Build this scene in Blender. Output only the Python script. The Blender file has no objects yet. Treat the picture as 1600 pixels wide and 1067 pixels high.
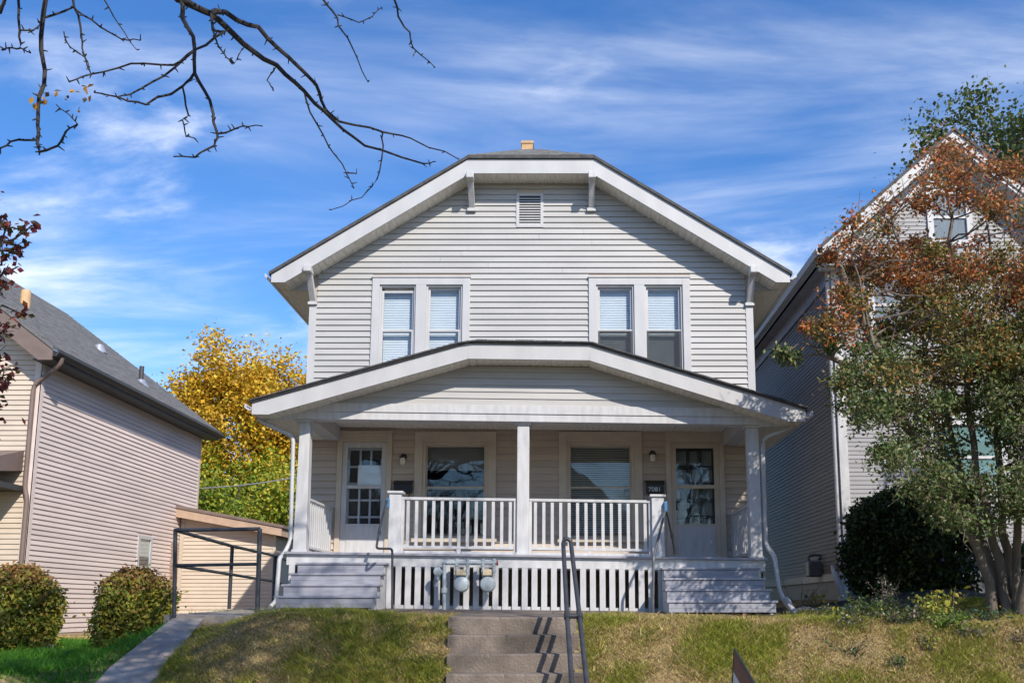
import bpy, math, random
import numpy as np
from mathutils import Vector, Matrix
random.seed(7); RNG = np.random.default_rng(7)
sc = bpy.context.scene; COL = sc.collection

# ---------------------------------------------------------------- camera, sky, sun, exposure
FPX, CX, CY, TILT, EYE = 1450.0, 873.0, 718.0, math.radians(9.01), 0.12
cam = bpy.data.cameras.new('camera'); camo = bpy.data.objects.new('camera', cam); COL.objects.link(camo)
camo.location = (0, 0, EYE); camo.rotation_euler = (math.radians(90) + TILT, 0, 0)
cam.sensor_width = 36; cam.sensor_fit = 'HORIZONTAL'; cam.lens = FPX / 1600 * 36
cam.shift_x = -(CX - 800) / 1600; cam.shift_y = (CY - 533.5) / 1600
cam.clip_start = 0.05; cam.clip_end = 3000
sc.camera = camo

SUN = Vector((0.62, -1.0, 0.89)).normalized()          # towards the sun
s_el = math.asin(SUN.z); s_az = math.atan2(SUN.x, SUN.y)
w = bpy.data.worlds.new('World'); sc.world = w; w.use_nodes = True
nt = w.node_tree; nt.nodes.clear(); N = nt.nodes.new; L = nt.links.new
out = N('ShaderNodeOutputWorld'); bg = N('ShaderNodeBackground'); L(bg.outputs[0], out.inputs[0])
sky = N('ShaderNodeTexSky'); sky.sky_type = 'NISHITA'; sky.sun_disc = False
sky.sun_elevation = s_el; sky.sun_rotation = s_az; sky.air_density = 1.0; sky.dust_density = 0.2; sky.ozone_density = 3.0
hs = N('ShaderNodeHueSaturation'); hs.inputs['Saturation'].default_value = 1.27; hs.inputs['Value'].default_value = 1.17; hs.inputs['Hue'].default_value = 0.508
L(sky.outputs[0], hs.inputs['Color'])
tc = N('ShaderNodeTexCoord'); sep = N('ShaderNodeSeparateXYZ'); L(tc.outputs['Generated'], sep.inputs[0])
def M(op, a, b=None, c=None):
    n = N('ShaderNodeMath'); n.operation = op
    for i, v in enumerate((a, b, c)):
        if v is None: continue
        if isinstance(v, (int, float)): n.inputs[i].default_value = v
        else: L(v, n.inputs[i])
    return n.outputs[0]
zz = M('ADD', M('MAXIMUM', sep.outputs[2], 0.0), 0.12)
comb = N('ShaderNodeCombineXYZ'); L(M('DIVIDE', sep.outputs[0], zz), comb.inputs[0]); L(M('DIVIDE', sep.outputs[1], zz), comb.inputs[1])
def cloud(rot, scale, loc, det, dist, lo, hi):
    mp = N('ShaderNodeMapping'); mp.inputs['Rotation'].default_value = (0, 0, math.radians(rot)); mp.inputs['Scale'].default_value = scale
    mp.inputs['Location'].default_value = loc; L(comb.outputs[0], mp.inputs[0])
    nz = N('ShaderNodeTexNoise'); nz.inputs['Scale'].default_value = 1.0; nz.inputs['Detail'].default_value = det
    nz.inputs['Roughness'].default_value = 0.58; nz.inputs['Distortion'].default_value = dist; L(mp.outputs[0], nz.inputs['Vector'])
    mr = N('ShaderNodeMapRange'); mr.interpolation_type = 'SMOOTHSTEP'
    mr.inputs['From Min'].default_value = lo; mr.inputs['From Max'].default_value = hi; L(nz.outputs['Fac'], mr.inputs['Value'])
    return mr.outputs[0]
cirrus = cloud(16, (0.9, 2.3, 1), (3.1, 1.7, 0), 12, 0.55, 0.43, 0.86)
broad = cloud(8, (0.5, 0.9, 1), (0.4, 5.2, 0), 4, 0.3, 0.40, 0.68)
puffs = cloud(10, (1.5, 2.2, 1), (7.3, 2.2, 0), 12, 0.4, 0.56, 0.82)
fac = M('MINIMUM', M('ADD', M('MULTIPLY', M('MULTIPLY', cirrus, broad), 1.45), M('MULTIPLY', puffs, 0.9)), 0.88)
mix = N('ShaderNodeMixRGB'); L(fac, mix.inputs[0]); L(hs.outputs[0], mix.inputs[1]); mix.inputs[2].default_value = (6.6, 7.0, 7.8, 1)
L(mix.outputs[0], bg.inputs[0]); bg.inputs[1].default_value = 0.15
sun = bpy.data.lights.new('sun', 'SUN'); suno = bpy.data.objects.new('sun', sun); COL.objects.link(suno)
sun.energy = 4.6; sun.angle = math.radians(0.53); sun.color = (1.0, 0.93, 0.82)
suno.rotation_euler = (-SUN).to_track_quat('-Z', 'Y').to_euler()
sc.view_settings.view_transform = 'Standard'; sc.view_settings.look = 'None'; sc.view_settings.gamma = 1
sc.view_settings.exposure = 0.25; sc.view_settings.use_curve_mapping = False

# ---------------------------------------------------------------- helpers
ct, st = math.cos(TILT), math.sin(TILT)
def ray(px, py):
    u = (px - CX) / FPX; v = (CY - py) / FPX
    return u, ct - v * st, st + v * ct
def P(px, py, Y):                       # photo pixel + distance -> point
    u, b, c = ray(px, py); k = Y / b
    return Vector((u * k, Y, EYE + c * k))

MATS = {}
def mat(name, col, rough=0.6, var=0.08, vscale=6.0, bump=0.0, bscale=60.0, metal=0.0, stretch=None, col2=None, spec=0.5, attr=None, detail=5, trans=0.0, orand=0.0):
    m = bpy.data.materials.new(name); m.use_nodes = True; t = m.node_tree; b = t.nodes['Principled BSDF']
    b.inputs['Roughness'].default_value = rough; b.inputs['Metallic'].default_value = metal
    b.inputs['Specular IOR Level'].default_value = spec
    co = t.nodes.new('ShaderNodeTexCoord'); mp = t.nodes.new('ShaderNodeMapping'); t.links.new(co.outputs['Object'], mp.inputs[0])
    if stretch: mp.inputs['Scale'].default_value = stretch
    nz = t.nodes.new('ShaderNodeTexNoise'); nz.inputs['Scale'].default_value = vscale; nz.inputs['Detail'].default_value = detail
    t.links.new(mp.outputs[0], nz.inputs['Vector'])
    c2 = col2 or tuple(max(0, c * (1 - 2.2 * var)) for c in col)
    rp = t.nodes.new('ShaderNodeValToRGB'); rp.color_ramp.elements[0].position = 0.32; rp.color_ramp.elements[1].position = 0.68
    rp.color_ramp.elements[0].color = (*c2, 1); rp.color_ramp.elements[1].color = (*col, 1)
    t.links.new(nz.outputs['Fac'], rp.inputs[0]); src = rp.outputs[0]
    if attr:
        at = t.nodes.new('ShaderNodeAttribute'); at.attribute_name = attr
        mx = t.nodes.new('ShaderNodeMixRGB'); mx.blend_type = 'MULTIPLY'; mx.inputs[0].default_value = 1
        t.links.new(at.outputs['Color'], mx.inputs[1]); t.links.new(src, mx.inputs[2]); src = mx.outputs[0]
    if orand:
        oi = t.nodes.new('ShaderNodeObjectInfo'); mr = t.nodes.new('ShaderNodeMapRange'); mr.inputs['To Min'].default_value = 1 - orand; mr.inputs['To Max'].default_value = 1 + orand * .4
        t.links.new(oi.outputs['Random'], mr.inputs['Value']); mo = t.nodes.new('ShaderNodeMixRGB'); mo.blend_type = 'MULTIPLY'; mo.inputs[0].default_value = 1
        t.links.new(src, mo.inputs[1]); t.links.new(mr.outputs[0], mo.inputs[2]); src = mo.outputs[0]
    t.links.new(src, b.inputs['Base Color'])
    if trans:
        tr = t.nodes.new('ShaderNodeBsdfTranslucent'); t.links.new(src, tr.inputs['Color'])
        ms = t.nodes.new('ShaderNodeMixShader'); ms.inputs[0].default_value = trans
        t.links.new(b.outputs[0], ms.inputs[1]); t.links.new(tr.outputs[0], ms.inputs[2])
        t.links.new(ms.outputs[0], t.nodes['Material Output'].inputs[0])
    if bump:
        n2 = t.nodes.new('ShaderNodeTexNoise'); n2.inputs['Scale'].default_value = bscale; n2.inputs['Detail'].default_value = 6
        t.links.new(mp.outputs[0], n2.inputs['Vector'])
        bp = t.nodes.new('ShaderNodeBump'); bp.inputs['Strength'].default_value = bump; bp.inputs['Distance'].default_value = 0.02
        t.links.new(n2.outputs['Fac'], bp.inputs['Height']); t.links.new(bp.outputs[0], b.inputs['Normal'])
    MATS[name] = m
    return m
def glassmat():
    m = bpy.data.materials.new('window_glass'); m.use_nodes = True; t = m.node_tree; t.nodes.clear()
    o = t.nodes.new('ShaderNodeOutputMaterial'); mx = t.nodes.new('ShaderNodeMixShader')
    tr = t.nodes.new('ShaderNodeBsdfTransparent'); gl = t.nodes.new('ShaderNodeBsdfGlossy'); lwt = t.nodes.new('ShaderNodeLayerWeight'); lwt.inputs['Blend'].default_value = 0.5
    pw = t.nodes.new('ShaderNodeMath'); pw.operation = 'POWER'; pw.inputs[1].default_value = 5; t.links.new(lwt.outputs['Facing'], pw.inputs[0])
    fr = t.nodes.new('ShaderNodeMath'); fr.operation = 'MULTIPLY_ADD'; fr.inputs[1].default_value = 0.92; fr.inputs[2].default_value = 0.042; t.links.new(pw.outputs[0], fr.inputs[0])
    tr.inputs[0].default_value = (0.93, 0.96, 0.98, 1); gl.inputs['Roughness'].default_value = 0.015
    nz = t.nodes.new('ShaderNodeTexNoise'); nz.inputs['Scale'].default_value = 1.6; co = t.nodes.new('ShaderNodeTexCoord')
    t.links.new(co.outputs['Object'], nz.inputs['Vector'])
    bp = t.nodes.new('ShaderNodeBump'); bp.inputs['Strength'].default_value = 0.05; bp.inputs['Distance'].default_value = 0.05
    t.links.new(nz.outputs['Fac'], bp.inputs['Height']); t.links.new(bp.outputs[0], gl.inputs['Normal'])
    t.links.new(fr.outputs[0], mx.inputs[0]); t.links.new(tr.outputs[0], mx.inputs[1]); t.links.new(gl.outputs[0], mx.inputs[2])
    t.links.new(mx.outputs[0], o.inputs[0]); MATS['glass'] = m
glassmat()
def screenmat():
    m = bpy.data.materials.new('insect_screen'); m.use_nodes = True; t = m.node_tree; t.nodes.clear(); o = t.nodes.new('ShaderNodeOutputMaterial'); mx = t.nodes.new('ShaderNodeMixShader'); mx.inputs[0].default_value = .42
    tr = t.nodes.new('ShaderNodeBsdfTransparent'); df = t.nodes.new('ShaderNodeBsdfDiffuse'); df.inputs[0].default_value = (.06, .065, .07, 1)
    t.links.new(tr.outputs[0], mx.inputs[1]); t.links.new(df.outputs[0], mx.inputs[2]); t.links.new(mx.outputs[0], o.inputs[0]); MATS['screen'] = m
screenmat()
mat('siding', (0.452, 0.442, 0.432), 0.55, 0.06, 3, 0.06, 40, stretch=(0.35, 1, 2), orand=0.07, detail=8)
mat('siding_porch', (0.54, 0.455, 0.385), 0.6, 0.08, 3, 0.05, 40, stretch=(0.35, 1, 3), orand=0.06)
mat('white_trim', (0.505, 0.50, 0.505), 0.5, 0.05, 3, 0.05, 50, stretch=(1.5, 1.5, 0.6), detail=9)
mat('white_paint', (0.57, 0.565, 0.575), 0.6, 0.09, 5, 0.14, 60, stretch=(2.5, 2.5, 0.6), detail=9, orand=0.05)
mat('cream_trim', (0.56, 0.48, 0.385), 0.55, 0.06, 5, 0.05, 50)
mat('soffit', (0.80, 0.77, 0.71), 0.6, 0.13, 5, stretch=(8, 1, 1), col2=(0.62, 0.57, 0.48))
mat('shingle', (0.10, 0.098, 0.10), 0.9, 0.25, 9, 0.5, 90, stretch=(1, 1.0, 1), col2=(0.055, 0.054, 0.058))
mat('shingle_grey', (0.20, 0.195, 0.19), 0.9, 0.2, 7, 0.5, 90, col2=(0.12, 0.12, 0.12))
mat('porch_grey', (0.345, 0.345, 0.39), 0.65, 0.12, 4, 0.18, 50, stretch=(0.6, 1, 4), col2=(0.25, 0.25, 0.29), orand=0.12, detail=9)
mat('concrete', (0.23, 0.185, 0.15), 0.92, 0.2, 2.4, 0.6, 38, col2=(0.085, 0.068, 0.056), detail=12, orand=0.1)
mat('concrete_pale', (0.40, 0.345, 0.30), 0.92, 0.15, 1.8, 0.45, 50, col2=(0.24, 0.205, 0.18), detail=12)
mat('foundation', (0.34, 0.32, 0.29), 0.9, 0.2, 5, 0.4, 30)
mat('pipe_dark', (0.05, 0.052, 0.06), 0.45, 0.15, 12, 0.1, 70)
mat('pipe_grey', (0.12, 0.125, 0.14), 0.42, 0.15, 10, 0.12, 60)
mat('meter_grey', (0.36, 0.41, 0.44), 0.45, 0.1, 14, 0.06, 60)
mat('tan_plastic', (0.62, 0.50, 0.33), 0.5, 0.08, 14)
mat('red_cap', (0.35, 0.07, 0.06), 0.6)
mat('black_metal', (0.015, 0.015, 0.017), 0.4, 0.1, 12)
mat('dark_door', (0.022, 0.021, 0.022), 0.5, 0.1, 8)
mat('curtain', (0.27, 0.265, 0.25), 0.85, 0.1, 6, stretch=(6, 1, 0.4))
mat('blind', (0.78, 0.79, 0.80), 0.6, 0.03, 4)
mat('blind_tan', (0.66, 0.62, 0.54), 0.6, 0.05, 4)
mat('dark_panel_grey', (0.20, 0.19, 0.17), 0.8, 0.06, 4)
mat('pale_white', (0.80, 0.82, 0.86), 0.8, 0.03, 9)
mat('lamp_glass', (0.72, 0.66, 0.52), 0.25, 0.05, 9)
mat('blue_tape', (0.06, 0.22, 0.45), 0.5, 0.15, 20)
mat('room_dark', (0.06, 0.055, 0.05), 0.9, 0.1, 3)
mat('beige_siding', (0.60, 0.50, 0.40), 0.55, 0.05, 2.5, 0.05, 40, stretch=(1, 0.35, 3), orand=0.05)
mat('mauve_siding', (0.72, 0.60, 0.55), 0.55, 0.06, 2.0, 0.05, 40, stretch=(1, 0.35, 2), orand=0.06)
mat('brown_trim', (0.20, 0.145, 0.125), 0.55, 0.08, 5)
mat('dark_gutter', (0.06, 0.056, 0.055), 0.5, 0.1, 5)
mat('tan_fascia', (0.50, 0.35, 0.25), 0.6, 0.08, 5)
mat('galvanised', (0.62, 0.63, 0.66), 0.35, 0.1, 9, metal=0.6)
mat('clay', (0.62, 0.40, 0.21), 0.8, 0.12, 8, 0.2, 50)
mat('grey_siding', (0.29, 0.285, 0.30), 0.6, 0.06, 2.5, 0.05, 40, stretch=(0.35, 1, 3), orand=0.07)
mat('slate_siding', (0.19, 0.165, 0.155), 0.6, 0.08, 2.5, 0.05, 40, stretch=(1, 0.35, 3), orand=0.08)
mat('green_blind', (0.15, 0.26, 0.23), 0.6, 0.06, 4)
mat('brick', (0.36, 0.17, 0.11), 0.85, 0.2, 11, 0.2, 60)
mat('brick_pink', (0.55, 0.38, 0.31), 0.85, 0.15, 11, 0.2, 60)
mat('soil', (0.07, 0.052, 0.038), 0.95, 0.3, 8, 0.6, 40)
mat('lawn_soil', (0.34, 0.25, 0.12), 0.95, 0.3, 9, 0.9, 55, col2=(0.13, 0.11, 0.045), detail=14)
mat('asphalt', (0.05, 0.05, 0.052), 0.9, 0.15, 5, 0.3, 90)
mat('stone', (0.30, 0.28, 0.25), 0.9, 0.2, 8, 0.5, 30)
mat('stone_tan', (0.55, 0.36, 0.14), 0.9, 0.2, 8, 0.5, 30)
mat('bark_dark', (0.045, 0.04, 0.042), 0.85, 0.25, 14, 0.5, 60)
mat('bark_tan', (0.17, 0.135, 0.105), 0.8, 0.3, 7, 0.4, 40, col2=(0.10, 0.08, 0.065), stretch=(1, 1, 0.4))
mat('bark_brown', (0.12, 0.09, 0.07), 0.9, 0.25, 9, 0.5, 40)
mat('leaf', (1, 1, 1), 0.5, 0.08, 3, attr='Col', trans=0.28, spec=0.35)
mat('grass', (1, 1, 1), 0.6, 0.06, 3, attr='Col', trans=0.2, spec=0.25)
mat('maroon', (0.16, 0.055, 0.06), 0.5, 0.1, 20)
mat('sign_white', (0.62, 0.64, 0.68), 0.45, 0.04, 9)
mat('sign_ink', (0.03, 0.035, 0.06), 0.5)
mat('white_bag', (0.72, 0.73, 0.76), 0.45, 0.06, 12)
mat('red_print', (0.5, 0.05, 0.05), 0.5)
mat('number_white', (0.8, 0.8, 0.78), 0.5)
mat('wire', (0.25, 0.25, 0.26), 0.6)

WORLD = {}                               # world location of every parent (all rotations are zero)
class MB:
    def __init__(s): s.v = []; s.f = []
    def box(s, x0, x1, y0, y1, z0, z1):
        b = len(s.v)
        s.v += [(x, y, z) for z in (z0, z1) for y in (y0, y1) for x in (x0, x1)]
        s.f += [tuple(b + i for i in q) for q in ((0, 2, 3, 1), (4, 5, 7, 6), (0, 1, 5, 4), (2, 6, 7, 3), (0, 4, 6, 2), (1, 3, 7, 5))]
        return s
    def hexa(s, p):                      # 8 points: bottom 4 (ccw), top 4
        b = len(s.v); s.v += [tuple(q) for q in p]
        s.f += [tuple(b + i for i in q) for q in ((3, 2, 1, 0), (4, 5, 6, 7), (0, 1, 5, 4), (1, 2, 6, 5), (2, 3, 7, 6), (3, 0, 4, 7))]
        return s
    def prism(s, poly, a0, a1, axis='y'):   # poly of (x,z) extruded in y; axis 'x': poly of (y,z); axis 'z': poly (x,y)
        b = len(s.v); n = len(poly)
        for a in (a0, a1):
            for p, q in poly:
                s.v.append((p, a, q) if axis == 'y' else ((a, p, q) if axis == 'x' else (p, q, a)))
        s.f.append(tuple(b + i for i in range(n))); s.f.append(tuple(b + n + i for i in reversed(range(n))))
        for i in range(n):
            j = (i + 1) % n; s.f.append((b + i, b + n + i, b + n + j, b + j))
        return s
    def tube(s, pts, r, n=8, cap=True):
        pts = [Vector(p) for p in pts]; m = len(pts)
        rs = r if isinstance(r, (list, tuple)) else [r] * m
        b = len(s.v); ref = Vector((0.31, 0.17, 0.93)).normalized()
        for i, p in enumerate(pts):
            d = (pts[min(i + 1, m - 1)] - pts[max(i - 1, 0)])
            if d.length < 1e-9: d = Vector((0, 0, 1))
            d.normalize(); u = d.cross(ref)
            if u.length < 0.15: u = d.cross(Vector((1, 0, 0)))
            u.normalize(); q = d.cross(u)
            for k in range(n):
                a = 2 * math.pi * k / n
                s.v.append(tuple(p + (u * math.cos(a) + q * math.sin(a)) * rs[i]))
        for i in range(m - 1):
            for k in range(n):
                k2 = (k + 1) % n
                s.f.append((b + i * n + k, b + i * n + k2, b + (i + 1) * n + k2, b + (i + 1) * n + k))
        if cap:
            s.f.append(tuple(b + k for k in reversed(range(n)))); s.f.append(tuple(b + (m - 1) * n + k for k in range(n)))
        return s
    def rtube(s, pts, r, n=8, k=3):      # tube with rounded bends
        pts = [Vector(p) for p in pts]; o = [pts[0]]
        for i in range(1, len(pts) - 1):
            a, b, c = pts[i - 1], pts[i], pts[i + 1]
            d = min(r * 3.2, (b - a).length * 0.45, (c - b).length * 0.45)
            p0 = b + (a - b).normalized() * d; p1 = b + (c - b).normalized() * d
            for j in range(k + 1):
                t = j / k; o.append(p0.lerp(b, t).lerp(b.lerp(p1, t), t))
        o.append(pts[-1]); return s.tube(o, r, n)
    def disc(s, c, r, d, axis, n=24, bev=0.0):
        ax = Vector(axis).normalized(); c = Vector(c)
        s.tube([c, c + ax * bev, c + ax * (d - bev), c + ax * d] if bev else [c, c + ax * d], [r - bev, r, r, r - bev] if bev else r, n)
        return s
    def build(s, name, m, parent=None, sag=0.0, smooth=False, bevel=0.0, loc=None):
        me = bpy.data.meshes.new(name)
        v = [(x, y, z + pz(x)) for x, y, z in s.v] if sag else s.v
        me.from_pydata(v, [], s.f); me.update()
        return link(name, me, m, parent, smooth, bevel, loc)
def link(name, me, m, parent=None, smooth=False, bevel=0.0, loc=None):
    if m and not me.materials: me.materials.append(MATS[m] if isinstance(m, str) else m)
    o = bpy.data.objects.new(name, me); COL.objects.link(o)
    if smooth:
        me.polygons.foreach_set('use_smooth', [True] * len(me.polygons))
        if hasattr(me, 'set_sharp_from_angle'): me.set_sharp_from_angle(angle=math.radians(50))
    if bevel:
        b = o.modifiers.new('bevel', 'BEVEL'); b.width = bevel; b.segments = 2; b.limit_method = 'ANGLE'
    l = Vector(loc) if loc is not None else Vector((0, 0, 0))
    o.location = l
    if parent is not None:
        o.parent = parent; o.matrix_parent_inverse = Matrix.Translation(-WORLD[parent.name])
    WORLD[o.name] = l
    return o
def pz(x): return -0.0135 * (x + 0.467)
def thing(name, label, cat, loc, group=None):
    o = bpy.data.objects.new(name, None); COL.objects.link(o); o.location = loc; o.empty_display_size = 0.2
    WORLD[o.name] = Vector(loc); return tag(o, label, cat, group)
def tag(o, label, cat, group=None):
    o['label'] = label; o['category'] = cat
    if group: o['group'] = group
    return o
def structure(o): o['kind'] = 'structure'; return o
def stuff(o): o['kind'] = 'stuff'; return o

def board(parent, m, u0b, u1b, z0, z1, face, u0t=None, u1t=None, out=0.025, inn=0.003, mode='front'):
    """one lapped siding board: mode front: u = x, outward = -y at y=face; right: u = y, outward = +x; left: outward = -x"""
    u0t = u0b if u0t is None else u0t; u1t = u1b if u1t is None else u1t
    def p(u, d, z):
        return (u, face - d, z) if mode == 'front' else ((face + d, u, z) if mode == 'right' else (face - d, u, z))
    j = random.uniform(-0.0012, 0.0012)
    b = [p(u0b, 0, z0), p(u1b, 0, z0), p(u1b, out + j, z0), p(u0b, out + j, z0), p(u0t, 0, z1), p(u1t, 0, z1), p(u1t, inn, z1), p(u0t, inn, z1)]
    if mode != 'right': b = [b[i] for i in (1, 0, 3, 2, 5, 4, 7, 6)]
    return MB().hexa(b).build('siding_board', m, parent)
def siding(parent, m, z0, z1, ex, face, spans, mode='front', **k):
    """spans(za, zb) -> list of (u0 at bottom, u1 at bottom, u0 at top, u1 at top)"""
    z = z0; n = 0
    while z < z1 - 0.012:
        zt = min(z + ex, z1)
        for a, b, c, d in spans(z, zt):
            if b - a < 0.03: continue
            if b - a > 3.2:
                q = a + (b - a) * random.uniform(.25, .75)
                board(parent, m, a, q - .0015, z, zt, face, c, q - .0015, mode=mode, **k); board(parent, m, q + .0015, b, z, zt, face, q + .0015, d, mode=mode, **k)
            else: board(parent, m, a, b, z, zt, face, c, d, mode=mode, **k)
        z += ex
    return n
def cut(x0, x1, holes, za, zb):
    """x-range minus the holes that overlap the course"""
    segs = [(x0, x1)]
    for h0, h1, hz0, hz1 in holes:
        if zb > hz0 + 0.01 and za < hz1 - 0.01:
            ns = []
            for a, b in segs:
                if h0 > a: ns.append((a, min(b, h0)))
                if h1 < b: ns.append((max(a, h1), b))
            segs = [q for q in ns if q[1] > q[0]]
    return [(a, b, a, b) for a, b in segs]
def wall_with_holes(mb, x0, x1, z0, z1, y0, y1, holes):
    xs = sorted({x0, x1, *[h[0] for h in holes], *[h[1] for h in holes]}); zs = sorted({z0, z1, *[h[2] for h in holes], *[h[3] for h in holes]})
    for i in range(len(xs) - 1):
        run = None
        for j in range(len(zs) - 1):
            cx, cz = (xs[i] + xs[i + 1]) / 2, (zs[j] + zs[j + 1]) / 2
            solid = not any(h[0] < cx < h[1] and h[2] < cz < h[3] for h in holes)
            if solid: run = (run[0], zs[j + 1]) if run else (zs[j], zs[j + 1])
            if run and (not solid or j == len(zs) - 2):
                mb.box(xs[i], xs[i + 1], y0, y1, *run); run = None
    return mb

# ---------------------------------------------------------------- ground
def path_z(y): return float(np.interp(y, [6.5, 8.2, 9.3, 12.2, 13.5], [-1.4, -1.0, -0.60, 0.0, 0.05]))
def sstep(a, b, x):
    t = min(1, max(0, (x - a) / (b - a))); return t * t * (3 - 2 * t)
def ground(x, y):
    bank = float(np.interp(y, [7.4, 8.0, 8.6, 10.15, 10.5, 10.9, 11.8, 13.2, 16, 40], [-1.42, -1.33, -1.05, -0.115, -0.02, 0.0, 0.025, 0.06, 0.10, 0.15]))
    own = bank - 0.011 * max(-4, min(4, x + 0.467)) * sstep(8.5, 11, y)
    pathside = path_z(y) - 0.04 if y < 12.2 else float(np.interp(y, [12.2, 13.24, 16, 20], [-.04, .0, .03, .1]))
    own = pathside + (own - pathside) * sstep(-4.5, -3.2, x)
    own += 0.30 * sstep(3.6, 6.0, x) * sstep(11.2, 14.5, y)
    left = float(np.interp(y, [5.6, 7.4, 9, 16, 26, 40], [-1.42, -0.62, -0.52, -0.50, -0.45, -0.2]))
    z = left + (own - left) * sstep(-5.32, -5.02, x)
    if y > 20: z = max(z, left)
    if -1.06 < x < 0.14 and 7.6 < y < 10.4: z -= 0.3
    return z + 0.012 * math.sin(x * 2.1 + y * 1.3) * math.sin(y * 1.7 - x)
xs = np.unique(np.concatenate([np.linspace(-900, -40, 14), np.arange(-40, -8, 1.0), np.arange(-8, 9, 0.12), np.arange(9, 40, 1.0), np.linspace(40, 900, 14)]))
ys = np.unique(np.concatenate([np.linspace(-600, -30, 10), np.arange(-30, 5, 1.0), np.arange(5, 17, 0.12), np.arange(17, 50, 1.0), np.linspace(50, 1600, 16)]))
gv = [(float(x), float(y), ground(float(x), float(y))) for y in ys for x in xs]; nx = len(xs)
gf = [(j * nx + i, j * nx + i + 1, (j + 1) * nx + i + 1, (j + 1) * nx + i) for j in range(len(ys) - 1) for i in range(nx - 1)]
gm = bpy.data.meshes.new('ground'); gm.from_pydata(gv, [], gf); gm.update()
structure(link('ground', gm, 'lawn_soil', smooth=True))
structure(MB().box(-60, 60, 2.2, 4.4, -1.6, -1.375).build('pavement', 'concrete_pale'))
structure(MB().box(-200, 200, -8.5, 0.9, -1.7, -1.39).build('road', 'asphalt'))
structure(MB().box(-200, 200, 0.9, 1.06, -1.7, -1.27).build('kerb', 'concrete_pale'))
# walk along the porch and landing
def slab(name, poly, zf, th, m):
    b = MB(); n = len(poly)
    b.v = [(x, y, zf(x, y) - th) for x, y in poly] + [(x, y, zf(x, y)) for x, y in poly]
    b.f = [tuple(reversed(range(n))), tuple(range(n, 2 * n))] + [(i, (i + 1) % n, n + (i + 1) % n, n + i) for i in range(n)]
    return structure(b.build(name, m))
gz = lambda x, y: float(np.interp(y, [10.5, 11.8, 13.3], [0.004, 0.03, 0.07])) - 0.011 * (x + 0.467) + 0.012
for i in range(5):
    x0 = -3.55 + i * 1.16
    slab('front_walk', [(x0, 11.75), (x0 + 1.15, 11.75), (x0 + 1.15, 13.24), (x0, 13.24)], gz, 0.14, 'concrete')
slab('front_walk', [(-1.2, 10.42), (0.16, 10.42), (0.16, 11.745), (-1.2, 11.745)], gz, 0.2, 'concrete')
lz = lambda x, y: float(np.interp(y, [11.75, 12.2, 13.24, 16], [0.0, 0.017, 0.06, 0.09]))
slab('landing', [(-5.12, 12.2), (-3.56, 11.75), (-3.56, 13.24), (-3.56, 16), (-5.3, 16)], lz, 0.9, 'concrete_pale')
pl = [(145, 1067, 9.3), (240, 1067, 9.3), (322, 962, 12.2), (275, 963, 12.2)]
a, b_, c, d = [P(*q) for q in pl]
def ext(p, q, y): k = (y - q.y) / (p.y - q.y); return (q.x + (p.x - q.x) * k, y)
for y0, y1 in ((6.6, 8.19), (8.2, 9.79), (9.8, 11.0), (11.01, 12.19)):
    l0, l1 = ext(a, d, y0), ext(a, d, y1); r0, r1 = ext(b_, c, y0), ext(b_, c, y1)
    slab('side_path', [l0, r0, r1, l1], lambda x, y: path_z(y) + 0.015, 0.9, 'concrete_pale')

# ---------------------------------------------------------------- concrete front steps
def worn(x0, x1, y0, y1, z0, z1):
    b = MB(); n = 48; rr = np.random.default_rng(int((y0 + 20) * 977)); w1 = np.convolve(rr.normal(size=n + 9), np.ones(5) / 5, 'valid')[:n + 1] * .010; w2 = np.abs(np.convolve(rr.normal(size=n + 9), np.ones(4) / 4, 'valid')[:n + 1]) * .008
    for i in range(n + 1):
        x = x0 + (x1 - x0) * i / n; ch = .012 + w2[i] + (.02 if rr.uniform() < .04 else 0)
        b.v += [(x, y0, z0), (x, y0 + w1[i] * .4, z1 - ch), (x, y0 + ch * .8, z1 + w1[i] * .3 - .001), (x, y1, z1), (x, y1, z0)]
    for i in range(n):
        for k in range(4): b.f.append((5 * i + k, 5 * i + k + 1, 5 * i + k + 6, 5 * i + k + 5)[::-1])
    b.f += [(0, 1, 2, 3, 4), tuple(5 * n + k for k in (4, 3, 2, 1, 0))]
    return b
stp = thing('concrete_steps', 'weathered concrete steps climbing the grassy bank to the front walk', 'steps', (-0.5, 9.3, -1.4))
YS = [10.42 - 0.29 * i for i in range(9)]
for i in range(8):
    z1 = 0.014 - 0.178 * i + (-0.003 if i else 0)
    y0, y1 = YS[i] - (0.29 if i < 7 else 0.29), YS[i]
    xa = -1.185 + 0.03 * i; xb = 0.19 + 0.02 * i
    if i == 0: continue
    worn(xa, xb, y0 - 0.02, y1 + 0.02, z1 - 0.5, z1).build('step', 'concrete', stp)
worn(-1.19, 0.19, 10.13, 10.44, -0.5, 0.012).build('step', 'concrete', stp)
# the flight is offset one tread: top slab edge at y = 10.13

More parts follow.
